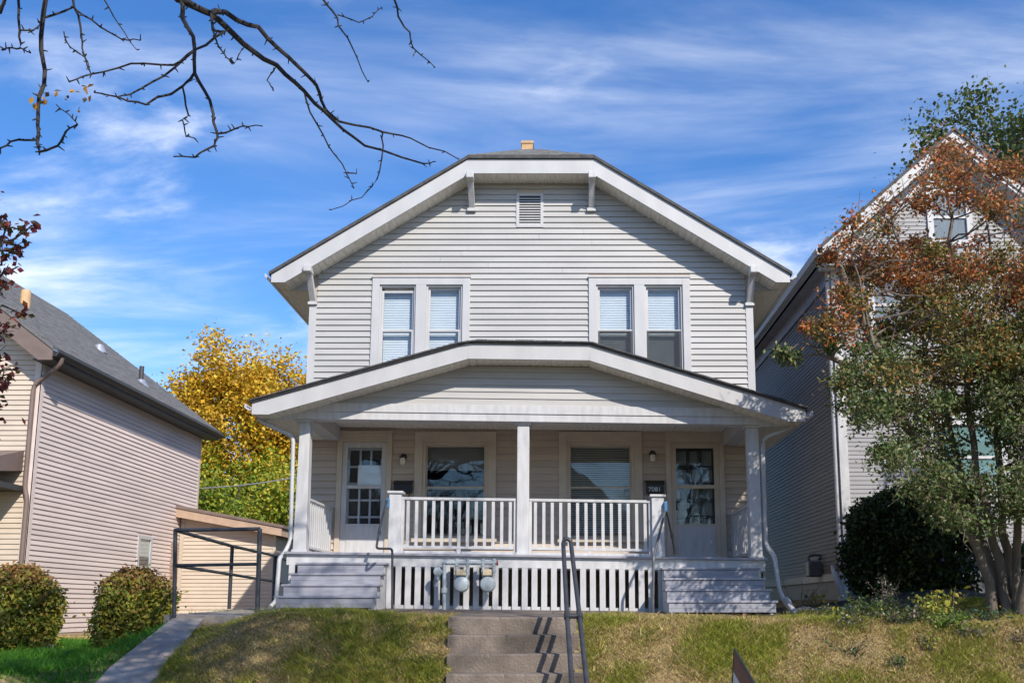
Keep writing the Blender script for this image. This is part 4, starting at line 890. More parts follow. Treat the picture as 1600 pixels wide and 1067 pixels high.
def cluster_tree(name, label, cat, base, stems, clusters, lpc, lsize, colour, bark, seed, group=None, r0=.06, aspect=.55, up=.3, crown='crown'):
    """stems: polylines of points from the base; clusters: (centre, radius); each cluster is tied to the nearest stem by a branch"""
    r = np.random.default_rng(seed); t = thing(name, label, cat, tuple(base), group); tb = MB(); sk = []
    for s in stems:
        s = [Vector(p) for p in s]; n = len(s); rs = [max(.008, r0 * (1 - .85 * i / (n - 1))) for i in range(n)]
        fine = [s[0]]; fr = [rs[0]]
        for i in range(n - 1):
            seg = twist(s[i], s[i + 1], 3, .03, r); fine += seg[1:]; fr += [rs[i] + (rs[i + 1] - rs[i]) * k / 3 for k in (1, 2, 3)]
        tb.tube(fine, fr, 8); sk += list(zip(fine, fr))[2:]
    P_, C_ = [], []
    spts = np.array([tuple(p) for p, _ in sk]); srad = np.array([q for _, q in sk])
    for c, rad in clusters:
        c = np.array(tuple(c)); dd = spts - c; dist = np.linalg.norm(dd, axis=1) + np.maximum(0, spts[:, 2] - c[2]) * 1.2
        k = int(dist.argmin()); a = Vector(spts[k]); b = Vector(c)
        tb.tube(twist(a, b, 4, .06, r), [min(srad[k] * .6, .022), min(srad[k] * .5, .016), .011, .008, .005], 5)
        for _ in range(4):
            e = Vector(c + r.normal(size=3) * rad * .8); tb.tube(twist(a.lerp(b, r.uniform(.55, 1)), e, 2, .08, r), [.007, .005, .0025], 4)
        n = int(lpc * r.uniform(.6, 1.4)); pp = c + r.normal(size=(n, 3)) * rad * np.array([.62, .62, .5])
        P_.append(pp); C_.append(colour(pp, c, r))
    tb.build('trunk', bark, t, smooth=True)
    if P_: o = leaf_mesh(crown, np.concatenate(P_), lsize, np.concatenate(C_), t, up, 'leaf', aspect, seed)
    return t

# multi-stemmed tree on the right lawn
r = np.random.default_rng(11); TB = Vector((5.42, 11.5, ground(5.4, 11.5)))
def pp(px, py, y): return P(px, py, y)
stems = [[TB + Vector((-.12, -.05, -.1)), pp(1545, 905, 11.4), pp(1518, 840, 11.3), pp(1482, 785, 11.2), pp(1440, 700, 11.0), pp(1395, 610, 10.8), pp(1355, 500, 10.8), pp(1330, 400, 10.9)],
         [TB + Vector((-.05, .1, -.1)), pp(1556, 900, 11.7), pp(1530, 830, 11.8), pp(1508, 770, 11.9), pp(1480, 650, 12.0), pp(1440, 500, 12.1), pp(1405, 380, 12.0), pp(1385, 320, 12)],
         [TB + Vector((.02, -.05, -.1)), pp(1566, 900, 11.5), pp(1545, 820, 11.4), pp(1525, 740, 11.3), pp(1510, 600, 11.3), pp(1495, 420, 11.4), pp(1478, 300, 11.4), pp(1470, 245, 11.4)],
         [TB + Vector((.1, .05, -.1)), pp(1576, 900, 11.6), pp(1566, 800, 11.6), pp(1558, 700, 11.7), pp(1565, 560, 11.8), pp(1555, 420, 11.7), pp(1540, 340, 11.7)],
         [TB + Vector((.15, 0, -.1)), pp(1588, 900, 11.4), pp(1590, 800, 11.2), pp(1610, 680, 11.0), pp(1640, 540, 10.9), pp(1660, 400, 10.9)],
         [TB + Vector((.1, -.1, -.1)), pp(1600, 910, 11.2), pp(1640, 780, 10.8), pp(1700, 640, 10.5), pp(1740, 500, 10.4)], [pp(1640, 780, 10.8), pp(1760, 640, 11.2), pp(1880, 500, 11.5), pp(1960, 380, 11.6)], [pp(1610, 680, 11.0), pp(1740, 480, 11.6), pp(1820, 330, 11.8)],
         [pp(1440, 700, 11.0), pp(1370, 600, 10.8), pp(1300, 560, 10.7), pp(1255, 535, 10.7)], [pp(1395, 610, 10.8), pp(1340, 480, 10.9), pp(1305, 400, 11), pp(1292, 385, 11)]]
def env(px, py):
    left = float(np.interp(py, [228, 250, 290, 330, 380, 450, 520, 560, 600, 650, 700, 740, 800, 830], [1465, 1425, 1395, 1335, 1310, 1300, 1285, 1280, 1300, 1325, 1375, 1405, 1440, 1480]))
    return px > left and py < 815
cl = []
while len(cl) < 800:
    px, py = r.uniform(1285, 2060), r.uniform(228, 815)  # unseen right part of the crown is added to shade the grey wall
    if not env(px, py): continue
    if 1335 < px < 1400 and 430 < py < 520 and r.uniform() < .75: continue      # gaps with the house behind
    if 1320 < px < 1400 and 590 < py < 700 and r.uniform() < .25: continue
    if py < 400 and r.uniform() < .66: continue
    if 1400 < px < 1560 and 640 < py < 730 and r.uniform() < .5: continue
    yy = r.uniform(9.8, 10.8) if (px < 1420 and py > 560) else r.uniform(10.3, 12.6)
    cl.append((P(px, py, yy), r.uniform(.12, .25)))
for q in ((1300, 540), (1325, 575), (1222, 552), (1238, 560), (1296, 400), (1340, 545), (1318, 455), (1290, 505), (1262, 512)): cl.append((P(q[0], q[1], 10.7), .09))
def c_right(p, c, r):
    n = len(p); zt = c[2] + r.normal() * .55
    warm = [(.30, .085, .025), (.36, .14, .03), (.22, .075, .035), (.17, .10, .035), (.12, .085, .03)]; mid = [(.10, .10, .025), (.16, .12, .03), (.075, .085, .022), (.20, .10, .03)]; low = [(.07, .105, .03), (.055, .085, .028), (.11, .12, .045), (.14, .13, .06), (.05, .08, .02)]
    warm, mid, low = [[tuple(min(.9, q * 1.75) for q in c_) for c_ in pl_] for pl_ in (warm, mid, low)]
    return pick(warm if zt > 4.1 else (mid if zt > 3.0 else low), n, r)
cluster_tree('multi_stemmed_tree', 'leaning multi stemmed tree with orange top leaves and olive lower leaves', 'tree', TB, stems, cl, 215, .056, c_right, 'bark_tan', 12, r0=.066)

# trees behind the houses
def blob_tree(name, label, base, h, rad, ncl, lpc, lsize, colour, seed, group, crad=.55, low=.25):
    r = np.random.default_rng(seed); base = Vector(base); top = base + Vector((0, 0, h)); cls = []
    while len(cls) < ncl:
        d = r.normal(size=3); d /= np.linalg.norm(d); k = r.uniform(.35, 1) ** .5
        lump = 1 + .22 * math.sin(3 * math.atan2(d[1], d[0]) + seed) + .15 * math.sin(5 * d[2] + seed * 2)
        c = base + Vector((d[0] * rad * k * lump, d[1] * rad * k * lump, h * (low + (1 - low) / 2) + d[2] * h * (1 - low) / 2 * k * lump))
        cls.append((c, crad * r.uniform(.7, 1.35)))
    stems = [[base - Vector((0, 0, .5)), base + Vector((.1, 0, h * .2)), base + Vector((r.uniform(-1, 1) * rad * .3, r.uniform(-1, 1) * rad * .3, h * .5)), base + Vector((r.uniform(-1, 1) * rad * .5, r.uniform(-1, 1) * rad * .5, h * .86))] for _ in range(5)]
    return cluster_tree(name, label, 'tree', base, stems, cls, lpc, lsize, colour, 'bark_brown', seed, group, r0=.22, up=.5, aspect=.7)
yel = [(.80, .52, .04), (.72, .44, .035), (.62, .48, .05), (.52, .30, .04)]; yg = [(.30, .36, .03), (.42, .40, .04), (.20, .28, .025)]; grn = [(.16, .26, .025), (.20, .30, .03), (.10, .18, .02)]
def c_yel(p, c, r):
    z = c[2] + r.normal() * 1.1; return pick(yel if z > 5.3 else (yg + yel[:1] if z > 3.6 else grn + yg), len(p), r)
blob_tree('maple_tree', 'tall golden yellow maple rising behind the metal railing', (-12.3, 36, -.3), 10.2, 2.95, 260, 330, .15, c_yel, 21, 'trees behind the houses', .55, .12)
blob_tree('maple_tree', 'yellow green maple half hidden behind the duplex porch', (-8.9, 38, -.3), 10.2, 3.0, 230, 330, .15, c_yel, 22, 'trees behind the houses', .6, .1)
def c_grn(p, c, r): return pick(grn + yg if r.uniform() < .6 else yg + yel[2:3], len(p), r)
blob_tree('leafy_tree', 'low green leafy tree beside the rear addition', (-10.8, 32, -.3), 5.2, 3.4, 150, 330, .14, c_grn, 23, 'trees behind the houses', .6, .02)
def c_dk(p, c, r): return pick([(.09, .14, .04), (.13, .18, .05), (.18, .20, .055), (.08, .11, .045)], len(p), r)
blob_tree('tall_tree', 'dense green tree rising above the steep gable roof', (17.6, 33, 0), 18.6, 4.0, 260, 220, .19, c_dk, 24, 'trees behind the houses', .8, .3)
blob_tree('tall_tree', 'thin sparse green tree beside the roof peak', (14.4, 34, 0), 18.4, 1.6, 60, 80, .17, c_dk, 25, 'trees behind the houses', .55, .45)
blob_tree('tall_tree', 'small sparse tree showing just past the roof slope', (12.5, 32, 0), 15.3, 1.0, 34, 80, .17, c_dk, 26, 'trees behind the houses', .45, .5)
# a screen of trees far behind closes the horizon
for k, (x, y, lb) in enumerate(((-30, 62, 'distant golden tree beyond the beige house'), (-17, 60, 'distant green tree behind the golden maple'), (6, 62, 'distant golden tree behind the duplex'), (24, 60, 'distant green tree behind the grey gabled house'))):
    blob_tree('distant_tree', lb, (x, y, -.5), 8 + (k % 3), 5.5, 60, 70, .5, c_yel if k % 2 == 0 else c_grn, 40 + k, 'distant trees', 1.2, .05)

# street tree by the camera: limbs traced from the photograph, hanging into view
def Z(zx, zy, y): return P(zx / 2.105, zy / 2.105, y)
paths = [([(590, 0), (700, 50), (800, 145), (910, 215), (1000, 300), (1100, 400), (1200, 480), (1390, 538), (1425, 532)], 7.0, 8.2, .030, .005),
 ([(692, 45), (740, 40), (850, 90), (950, 190), (1040, 280), (1070, 360), (1115, 400), (1260, 435), (1350, 455), (1510, 525)], 7.0, 8.4, .024, .005),
 ([(595, 0), (600, 60), (635, 120), (640, 240), (690, 330), (715, 440), (705, 480), (640, 518), (580, 515)], 7.0, 6.7, .020, .005),
 ([(715, 440), (760, 430), (800, 415), (862, 415)], 6.81, 6.75, .008, .004), ([(640, 240), (600, 285), (480, 345), (390, 320), (310, 305)], 6.9, 6.5, .012, .005),
 ([(600, 285), (620, 380), (600, 395), (612, 450), (640, 455)], 6.8, 6.75, .008, .004), ([(695, 47), (700, 100), (740, 105), (640, 165), (570, 215), (430, 210), (300, 245), (228, 270)], 7.0, 6.4, .013, .005),
 ([(640, 165), (540, 250), (430, 310), (385, 320)], 6.74, 6.6, .010, .005), ([(702, 103), (715, 145), (745, 190), (770, 210), (795, 165)], 6.95, 7.0, .008, .004),
 ([(152, -10), (135, 120), (145, 280), (125, 390), (125, 460), (130, 500), (190, 480), (220, 430), (255, 408)], 6.4, 6.2, .018, .005), ([(125, 460), (60, 460), (0, 488), (-60, 520)], 6.3, 6.2, .009, .005),
 ([(143, 60), (240, 25), (330, 90), (400, 130), (462, 134)], 6.4, 6.6, .009, .004), ([(240, -5), (265, 90), (270, 160), (300, 245)], 6.4, 6.4, .010, .004), ([(210, 105), (230, 155), (280, 190), (300, 245)], 6.4, 6.4, .005, .004),
 ([(60, -5), (65, 100), (65, 160), (30, 158), (5, 165)], 6.3, 6.3, .010, .004), ([(65, 100), (110, 100), (145, 65)], 6.3, 6.4, .007, .004), ([(65, 158), (100, 175)], 6.3, 6.3, .006, .004),
 ([(1001, 301), (1020, 370), (1080, 480), (1140, 570), (1165, 620)], 7.6, 7.7, .009, .004), ([(1140, 568), (1172, 572)], 7.7, 7.7, .007, .005), ([(1260, 435), (1258, 500), (1240, 590), (1190, 650), (1090, 690)], 8.05, 7.9, .008, .0035),
 ([(1060, -5), (1110, 60), (1160, 160), (1210, 270)], 7.3, 7.4, .010, .004), ([(1110, 50), (1180, 75), (1225, 55), (1255, 25)], 7.3, 7.3, .006, .003), ([(1295, -5), (1330, 90), (1360, 160), (1430, 222)], 7.4, 7.5, .010, .004),
 ([(340, -5), (390, 80), (450, 165)], 6.6, 6.7, .006, .003), ([(910, 215), (878, 265), (900, 298)], 7.45, 7.4, .006, .004), ([(185, 345), (230, 380), (255, 408)], 6.2, 6.2, .004, .003), ([(0, 45), (20, -10)], 6.2, 6.2, .012, .012)]
r = np.random.default_rng(5); tbm = MB()
STB = Vector((-4.9, 3.3, -1.4)); FORK = Vector((-4.6, 3.6, 3.2))
for pl_, y0, y1, ra, rb in paths:
    n = len(pl_); pts3 = [Z(x, y, y0 + (y1 - y0) * i / (n - 1)) for i, (x, y) in enumerate(pl_)]
    fine, fr = [pts3[0]], [ra]
    for i in range(n - 1):
        seg = twist(pts3[i], pts3[i + 1], 3, .035, r); fine += seg[1:]; fr += [ra + (rb - ra) * (i + k / 3) / (n - 1) for k in (1, 2, 3)]
    tbm.tube(fine, fr, 7)
    for q, rr in zip(fine[1:], fr[1:]):
        for _ in range(2 if r.uniform() < .5 else 1):
            if r.uniform() < .75:
                d = Vector(r.normal(size=3)).normalized(); tbm.tube([q, q + d * (rr + .012), q + d * (rr + .028 * r.uniform(.5, 1.6))], [.007, .0055, .003], 4)
def limb(pts, ra, rb):
    n = len(pts); f = [Vector(pts[0])]
    for i in range(n - 1): f += twist(pts[i], pts[i + 1], 4, .03, r)[1:]
    tbm.tube(f, [ra + (rb - ra) * i / (len(f) - 1) for i in range(len(f))], 9); return f
TT = MB()
f = [STB - Vector((0, 0, .3)), STB + Vector((.03, .05, 1.0)), STB + Vector((.15, .15, 2.8)), FORK]
TT.tube(f, [.27, .21, .18, .16], 12)
sA = Z(590, 0, 7.0); sE = Z(152, -10, 6.4); sF = Z(240, -5, 6.4); sG = Z(60, -5, 6.3); sJ = Z(1060, -5, 7.3); sK = Z(1295, -5, 7.4); sL = Z(340, -5, 6.6)
l1 = limb([FORK, (-4.3, 4.8, 4.7), (-3.6, 6.2, 5.35), sA], .10, .036)
l2 = limb([FORK, (-4.9, 4.8, 5.0), (-4.7, 5.9, 5.6), sE + Vector((-.05, -.1, .3)), sE], .08, .02)
limb([l2[-5], sF], .016, .010); limb([l2[-6], sG], .016, .010); limb([l1[-4], sL + Vector((0, 0, .1)), sL], .012, .006)
l3 = limb([FORK + Vector((0, 0, .1)), (-3.6, 4.6, 6.1), (-2.2, 6.2, 7.0), (-1.0, 7.0, 6.9), (.2, 7.4, 6.6)], .10, .02)
limb([l3[-7], sJ + Vector((-.1, 0, .35)), sJ], .018, .010); limb([l3[-4], sK + Vector((-.15, 0, .35)), sK], .018, .010)
limb([Z(640, 20, 7.0), sA], .024, .026)
def spray(p, d, ln, ra, depth):
    d = d.normalized(); pts_ = [p]; q = p.copy()
    for i in range(4):
        d = (d + Vector(r.normal(size=3)) * .22).normalized(); q = q + d * ln / 4
        if q.y > 1.5: q.z = max(q.z, 0.9 + .80 * q.y)     # stays above the view
        pts_.append(q.copy())
    tbm.tube(pts_, [ra * (1 - .17 * i) for i in range(5)], 6)
    if depth:
        for i in (1, 2, 3, 4):
            for _ in range(2):
                spray(pts_[i], (d + Vector(r.normal(size=3)) * .75), ln * r.uniform(.45, .7), ra * .5, depth - 1)
for e, d, ln, ra in ((FORK, (.9, -.1, .55), 3.2, .10), (Vector((-3.0, 3.4, 5.0)), (1, .3, .3), 3.2, .06), (Vector((-2.0, 3.0, 5.6)), (1, -.2, .15), 3.4, .05), (FORK, (.4, -.6, .9), 3.4, .08), (FORK, (-.7, -.2, .9), 3.2, .08), (Vector((-1.4, 5.0, 6.8)), (1, .2, .3), 2.4, .04)):
    spray(Vector(e), Vector(d), ln, ra, 3)
l4 = limb([(-2.0, 3.0, 5.6), (-.6, 3.3, 6.2), (.8, 3.6, 6.4), (2.2, 4.0, 6.5)], .05, .02)
for q_ in (4, 7, 10, 12): spray(l4[q_], Vector((.5, .5 * (-1) ** q_, .25)), 2.2, .03, 3)
limb([FORK, (-3.8, 3.5, 4.4), (-3.0, 3.4, 5.0), (-2.0, 3.0, 5.6)], .10, .05); limb([l3[8], (-1.4, 5.0, 6.8)], .05, .04)
st_ = thing('street_tree', 'bare knobbly street tree with drooping dark branches and few yellow leaves', 'tree', tuple(STB))
rc = np.random.default_rng(14); cc = []
for _ in range(75):
    c_ = np.array([rc.uniform(-.6, 3.4), rc.uniform(1.7, 3.9), rc.uniform(5.7, 6.9)]); k_ = 60
    tbm.tube(twist(min(l4, key=lambda q: (q - Vector(c_)).length), Vector(c_), 3, .08, r), [.012, .009, .006, .003], 4)
    cc.append(c_ + rc.normal(size=(k_, 3)) * np.array([.20, .20, .12]))
cc = np.concatenate(cc); leaf_mesh('upper_leaves', cc, .07, pick([(.45, .30, .03), (.30, .26, .04)], len(cc), rc), st_, seed=15)
tr_ = TT.build('trunk', 'bark_dark', st_, smooth=True); tbm.build('branches', 'bark_dark', st_, smooth=True)
lp = [tuple(Z(*q)) for q in ((128, 312, 6.3), (150, 316, 6.3), (140, 322, 6.32), (122, 348, 6.3), (130, 350, 6.3), (240, 296, 6.4), (285, 286, 6.4), (290, 290, 6.4), (215, 322, 6.3), (265, 345, 6.3), (1362, 170, 7.45))]
lp = np.repeat(np.array(lp), 3, 0) + np.random.default_rng(3).normal(size=(33, 3)) * .02
leaf_mesh('leaves', lp, .05, pick([(.6, .32, .03), (.5, .25, .03), (.12, .10, .05)], 33, np.random.default_rng(2)), st_, seed=4)

# red-leaved tree reaching in at the left edge
r = np.random.default_rng(31); cl = []
for q in ((8, 350), (18, 352), (20, 375), (48, 358), (40, 385), (56, 352), (12, 398), (22, 418), (8, 430), (14, 445), (2, 455), (40, 490), (22, 505), (8, 520), (4, 560), (14, 590), (22, 575), (6, 600), (4, 632), (12, 380), (30, 395)):
    cl.append((P(q[0] - 6, q[1], 9 + r.uniform(-.3, .3)), .06))
for _ in range(170): cl.append((P(r.uniform(-340, -12), r.uniform(260, 700), r.uniform(8.2, 10)), .16))
RB = Vector((-6.9, 9.1, ground(-6.9, 9.1)))
def c_red(p, c, r): return pick([(.22, .03, .035), (.16, .035, .04), (.28, .07, .03), (.10, .035, .035), (.10, .08, .03)], len(p), r)
cluster_tree('red_leaved_tree', 'red leaved ornamental tree reaching past the beige house roof', 'tree', RB, [[RB - Vector((0, 0, .2)), RB + Vector((.05, 0, 1.2)), P(-60, 620, 9), P(-25, 540, 9), P(-12, 440, 9), P(-5, 360, 9)], [RB, RB + Vector((-.05, .1, 1.4)), P(-150, 560, 9.3), P(-180, 380, 9.3)], [RB, RB + Vector((-.2, -.1, 1.3)), P(-260, 520, 8.8), P(-300, 360, 8.8)]], cl, 13, .075, c_red, 'bark_brown', 33, r0=.06, aspect=.7)

# shrubs: clipped mounds built as dense leaf shells round a twiggy core
def shrub(name, label, c, rx, ry, rz, n, lsize, colour, seed, group=None, power=2.6, up=.2):
    r = np.random.default_rng(seed); base = Vector((c[0], c[1], ground(c[0], c[1]))); t = thing(name, label, 'bush', tuple(base), group)
    th = r.uniform(0, 2 * math.pi, n); tt = r.uniform(0, 1, n)                     # height fraction
    prof = np.interp(tt, [0, .12, .45, .75, .9, 1.0], [.80, .93, 1.0, .92, .70, .30]) * (1 + .07 * np.sin(th * 5 + seed) + .08 * np.sin(th * 3 + tt * 9 + seed) + .05 * np.sin(th * 8 - tt * 13)) * np.where(r.uniform(size=n) < .06, r.uniform(1, 1.16, n), 1)
    k = np.where(tt > .86, r.uniform(0, 1, n) ** .5, r.uniform(.12, 1.0, n) ** .45)
    p = np.stack([np.cos(th) * rx * prof * k, np.sin(th) * ry * prof * k, rz * (.01 + .99 * tt) * (1 + .03 * np.sin(th * 7) + np.where(r.uniform(size=n) < .05, r.uniform(0, .10, n), 0))], 1) + r.normal(size=(n, 3)) * .015 + np.array(tuple(base))
    leaf_mesh('foliage', p, lsize, colour(p, np.array(tuple(base)) + [0, 0, rz], r), t, up, 'leaf', .6, seed)
    b = MB()
    for _ in range(26):
        e = Vector((r.normal() * rx * .42, r.normal() * ry * .42, rz * r.uniform(.5, .9))); b.tube([base - Vector((0, 0, .05)), base + e * .5 + Vector((0, 0, .05)), base + e], [.018, .012, .006], 5)
    b.build('stems', 'bark_brown', t, smooth=True); return t
def c_hedge(p, top, r):
    n = len(p); t = (p[:, 2] - (top[2] - .45)) / .45 + r.normal(size=n) * .3
    a = pick([(.20, .24, .03), (.28, .30, .04), (.14, .19, .03), (.38, .33, .05), (.32, .24, .05)], n, r); b = pick([(.34, .17, .06), (.30, .19, .07), (.40, .22, .07), (.24, .20, .05)], n, r)
    return np.where((t > .55)[:, None], b, a)
b1 = P(205, 1016, 13.6); b0 = P(30, 1020, 13.2)
shrub('clipped_bush', 'clipped green bush with bronze top beside the side path', (b1.x, 13.6), .55, .55, 1.13, 14000, .062, c_hedge, 51, 'clipped bushes')
shrub('clipped_bush', 'clipped green bush with bronze top beside the white bag', (b0.x - .10, 13.2), .60, .60, 1.18, 14000, .062, c_hedge, 52, 'clipped bushes')
def c_ever(p, top, r):
    return pick([(.03, .055, .016), (.045, .075, .02), (.025, .04, .016), (.09, .13, .03), (.035, .06, .02)], len(p), r)
e0 = P(1425, 900, 14.6); shrub('evergreen_bush', 'big dark evergreen bush against the grey clapboard front', (e0.x, 14.7), 1.05, .75, 1.62, 26000, .08, c_ever, 53, power=2.3)
e1 = P(1590, 880, 14.9); shrub('evergreen_bush', 'low dark evergreen bush behind the leaning tree trunks', (e1.x + .4, 15.0), .8, .6, .75, 5000, .07, c_ever, 54)
# weeds in the bed
def weed(label, px, py, y, h, spread, n, ls, pal, seed, stalks=14):
    r = np.random.default_rng(seed); b0 = P(px, py, y); b0.z = ground(b0.x, y); t = thing('weed_plant', label, 'plant', tuple(b0), 'weeds in the bed'); m = MB(); ps_ = []
    for _ in range(stalks):
        e = b0 + Vector((r.normal() * spread, r.normal() * spread, h * r.uniform(.55, 1.1))); pl_ = twist(b0 + Vector((r.normal() * spread * .3, r.normal() * spread * .3, -.02)), e, 4, .05, r)
        m.tube(pl_, [.006, .005, .004, .003, .002], 4)
        for _ in range(n // stalks): k = r.uniform(.15, 1); i = min(3, int(k * 4)); ps_.append(tuple(pl_[i].lerp(pl_[i + 1], k * 4 - i) + Vector(r.normal(size=3)) * .035))
    m.build('stalk', 'bark_tan', t, smooth=True); ps_ = np.array(ps_); leaf_mesh('leaves', ps_, ls, pick(pal, len(ps_), r), t, .4, seed=seed)
dry = [(.42, .33, .25), (.32, .24, .17), (.5, .42, .34)]; ylw = [(.38, .36, .03), (.28, .30, .03), (.45, .38, .05), (.15, .2, .03)]; wgr = [(.07, .11, .03), (.10, .14, .03), (.05, .09, .03)]
weed('dry pinkish seed head plant in the bed before the evergreen', 1384, 945, 11.75, .50, .13, 420, .035, dry + wgr[:1], 61, 20)
weed('green leafy weed below the dry seed heads', 1366, 965, 11.1, .26, .26, 800, .05, wgr, 62, 22)
weed('yellow leaved weed at the foot of the leaning tree', 1468, 975, 10.9, .34, .20, 480, .05, ylw, 63)
weed('tall yellow green weed with round leaves beside the tree', 1487, 965, 11.0, .42, .05, 60, .075, ylw, 64, 4)
weed('yellow weed in front of the drain pipe', 1268, 935, 14.6, .36, .10, 120, .06, ylw, 65, 8)
weed('dry stalks by the shaded foundation', 1252, 940, 14.4, .45, .12, 60, .04, dry, 66, 9)
weed('low green weed at the lawn edge', 1325, 985, 10.95, .15, .28, 600, .045, wgr + ylw[:1], 67, 26)
weed('bright grassy weed under the yellow leaves', 1478, 1005, 10.25, .2, .16, 400, .05, [(.14, .24, .03), (.2, .28, .04)], 68, 24)
weed('trailing blue green weed by the trunk', 1535, 985, 10.8, .12, .25, 420, .05, [(.05, .12, .07), (.04, .09, .05), (.09, .13, .03)], 69, 24)
weed('ground weed spreading by the bed stones', 1420, 985, 10.7, .16, .3, 600, .045, wgr + dry[:1], 70, 26)
rw = np.random.default_rng(71)
for k in range(22): weed('small ragged weed tuft in the dry grass near the leaning tree', rw.uniform(1260, 1640), 0, rw.uniform(9.5, 11.2), rw.uniform(.07, .15), rw.uniform(.05, .12), int(rw.uniform(60, 160)), .04, [wgr, wgr + ylw, dry + wgr][k % 3], 200 + k, 9)
# bed mound and stones
mv = MB(); mx, my = 4.6, 14.2; n = 40
rr_ = np.random.default_rng(8)
vv = [(mx + 1.9 * (i / n - .5) * 2, my + 1.3 * (j / n - .5) * 2, 0) for j in range(n + 1) for i in range(n + 1)]
vv = [(x, y, ground(x, y) - .03 + .13 * max(0, 1 - ((x - mx) / 1.9) ** 2 - ((y - my) / 1.3) ** 2) ** .5 + rr_.normal() * .007) for x, y, _ in vv]
mv.v = vv; mv.f = [(j * (n + 1) + i, j * (n + 1) + i + 1, (j + 1) * (n + 1) + i + 1, (j + 1) * (n + 1) + i) for j in range(n) for i in range(n)]
structure(mv.build('planting_bed', 'soil', smooth=True))
def rock(name, label, cat, px, py, y, s, m, group, seed):
    r = np.random.default_rng(seed); b = MB(); c = P(px, py, y); c.z = ground(c.x, y) + s * .35; nu, nv_ = 9, 6
    for j in range(nv_ + 1):
        for i in range(nu):
            th, ph = 2 * math.pi * i / nu, math.pi * j / nv_; k = s * (1 + r.normal() * .12)
            b.v.append((c.x + k * 1.3 * math.sin(ph) * math.cos(th), c.y + k * math.sin(ph) * math.sin(th), c.z + k * .62 * math.cos(ph)))
    b.f = [(j * nu + i, (j + 1) * nu + i, (j + 1) * nu + (i + 1) % nu, j * nu + (i + 1) % nu) for j in range(nv_) for i in range(nu)]
    tag(b.build(name, m, smooth=True), label, cat, group)
for k, (px, py) in enumerate(((1240, 945), (1256, 942), (1273, 946), (1290, 940), (1306, 944), (1330, 950))):
    rock('bed_stone', 'grey edging stone in the shaded bed by the duplex steps', 'stone', px, py, 13.0 + .12 * (k % 3), .085 + .03 * (k % 2), 'stone', 'bed edging stones', 80 + k)
for k, px in enumerate((92, 103, 115, 128, 140, 150)):
    rock('wall_stone', 'tan stone along the foot of the beige house wall', 'stone', px, 998, 17.3 + .2 * (k % 2), .10, 'stone_tan', 'stones at the beige house', 90 + k)
c = P(66, 1008, 13.3); c.z = ground(c.x, c.y)
bag = MB(); rr_ = np.random.default_rng(9)
for j in range(6):
    for i in range(10):
        th, ph = 2 * math.pi * i / 10, math.pi * j / 5; k = 1 + rr_.normal() * .16
        bag.v.append((c.x + .17 * k * math.sin(ph) * math.cos(th), c.y + .1 * k * math.sin(ph) * math.sin(th), c.z + .085 + .09 * k * math.cos(ph)))
bag.f = [(j * 10 + i, (j + 1) * 10 + i, (j + 1) * 10 + (i + 1) % 10, j * 10 + (i + 1) % 10) for j in range(5) for i in range(10)]
bo = bag.build('plastic_bag', 'white_bag'); tag(bo, 'crumpled white plastic bag with red print beside the clipped bush', 'bag')
MB().box(c.x - .14, c.x - .04, c.y - .125, c.y - .10, c.z + .02, c.z + .07).build('red_print', 'red_print', bo)
# the other side of the street, seen only in the window reflections
for k, (x, lb, m) in enumerate(((-13, 'brown gabled house across the street', 'brown_trim'), (0.5, 'slate gabled house across the street', 'slate_siding'), (13, 'beige gabled house across the street', 'beige_siding'))):
    t = thing('opposite_house', lb, 'house', (x, -22, -1.3), 'houses across the street')
    b = MB().box(x - 4, x + 4, -31, -22, -1.4, 4.6).prism([(x - 4, 4.6), (x, 8.0), (x + 4, 4.6)], -31, -22); b.build('wall', m, t)
    roof_mesh([(x - 4.5, -21.5, 4.3), (x, -21.5, 8.15), (x + 4.5, -21.5, 4.3), (x - 4.5, -31.5, 4.3), (x, -31.5, 8.15), (x + 4.5, -31.5, 4.3)], [(0, 1, 4, 3), (1, 2, 5, 4)], .12).build('roof', 'shingle', t)
    for wx in (-2.2, 0, 2.2):
        for wz in (0.2, 3.0):
            f = MB(); frame_box(f, x + wx - .5, x + wx + .5, wz, wz + 1.5, .1, -21.995, -21.95); o = f.build('window', 'white_paint', t); MB().box(x + wx - .4, x + wx + .4, -21.99, -21.98, wz + .1, wz + 1.4).build('pane', 'black_metal', o)
rb_ = np.random.default_rng(19)
def bare(tb, p, d, ln, ra, depth):
    d = d.normalized(); q = p.copy(); pts_ = [q.copy()]
    for i in range(4): d = (d + Vector(rb_.normal(size=3)) * .14 + Vector((0, 0, .04))).normalized(); q = q + d * ln / 4; pts_.append(q.copy())
    tb.tube(pts_, [ra * (1 - .14 * i) for i in range(5)], 5)
    if depth:
        for i in (2, 3, 4):
            for _ in range(2): bare(tb, pts_[i], d + Vector(rb_.normal(size=3)) * .6, ln * rb_.uniform(.55, .75), ra * .45, depth - 1)
for k, (x, y, lb) in enumerate(((-6.5, -11, 'bare street tree before the brown house opposite'), (5.5, -10.5, 'bare street tree before the beige house opposite'))):
    t = thing('bare_tree', lb, 'tree', (x, y, -1.4), 'bare trees across the street'); b = MB(); bare(b, Vector((x, y, -1.5)), Vector((.05, 0, 1)), 4.2, .22, 4); b.build('trunk', 'bark_brown', t, smooth=True)
# overhead wire
wr = MB().tube([P(180, 782, 30) + Vector((-6, 0, .6))] + [P(310 + 145 * k / 6, 763 - 16 * k / 6 + 2.5 * math.sin(math.pi * k / 6), 30) for k in range(7)] + [P(640, 715, 30)], .022, 6).build('overhead_wire', 'wire')
tag(wr, 'thin grey overhead wire strung in front of the maples', 'wire')

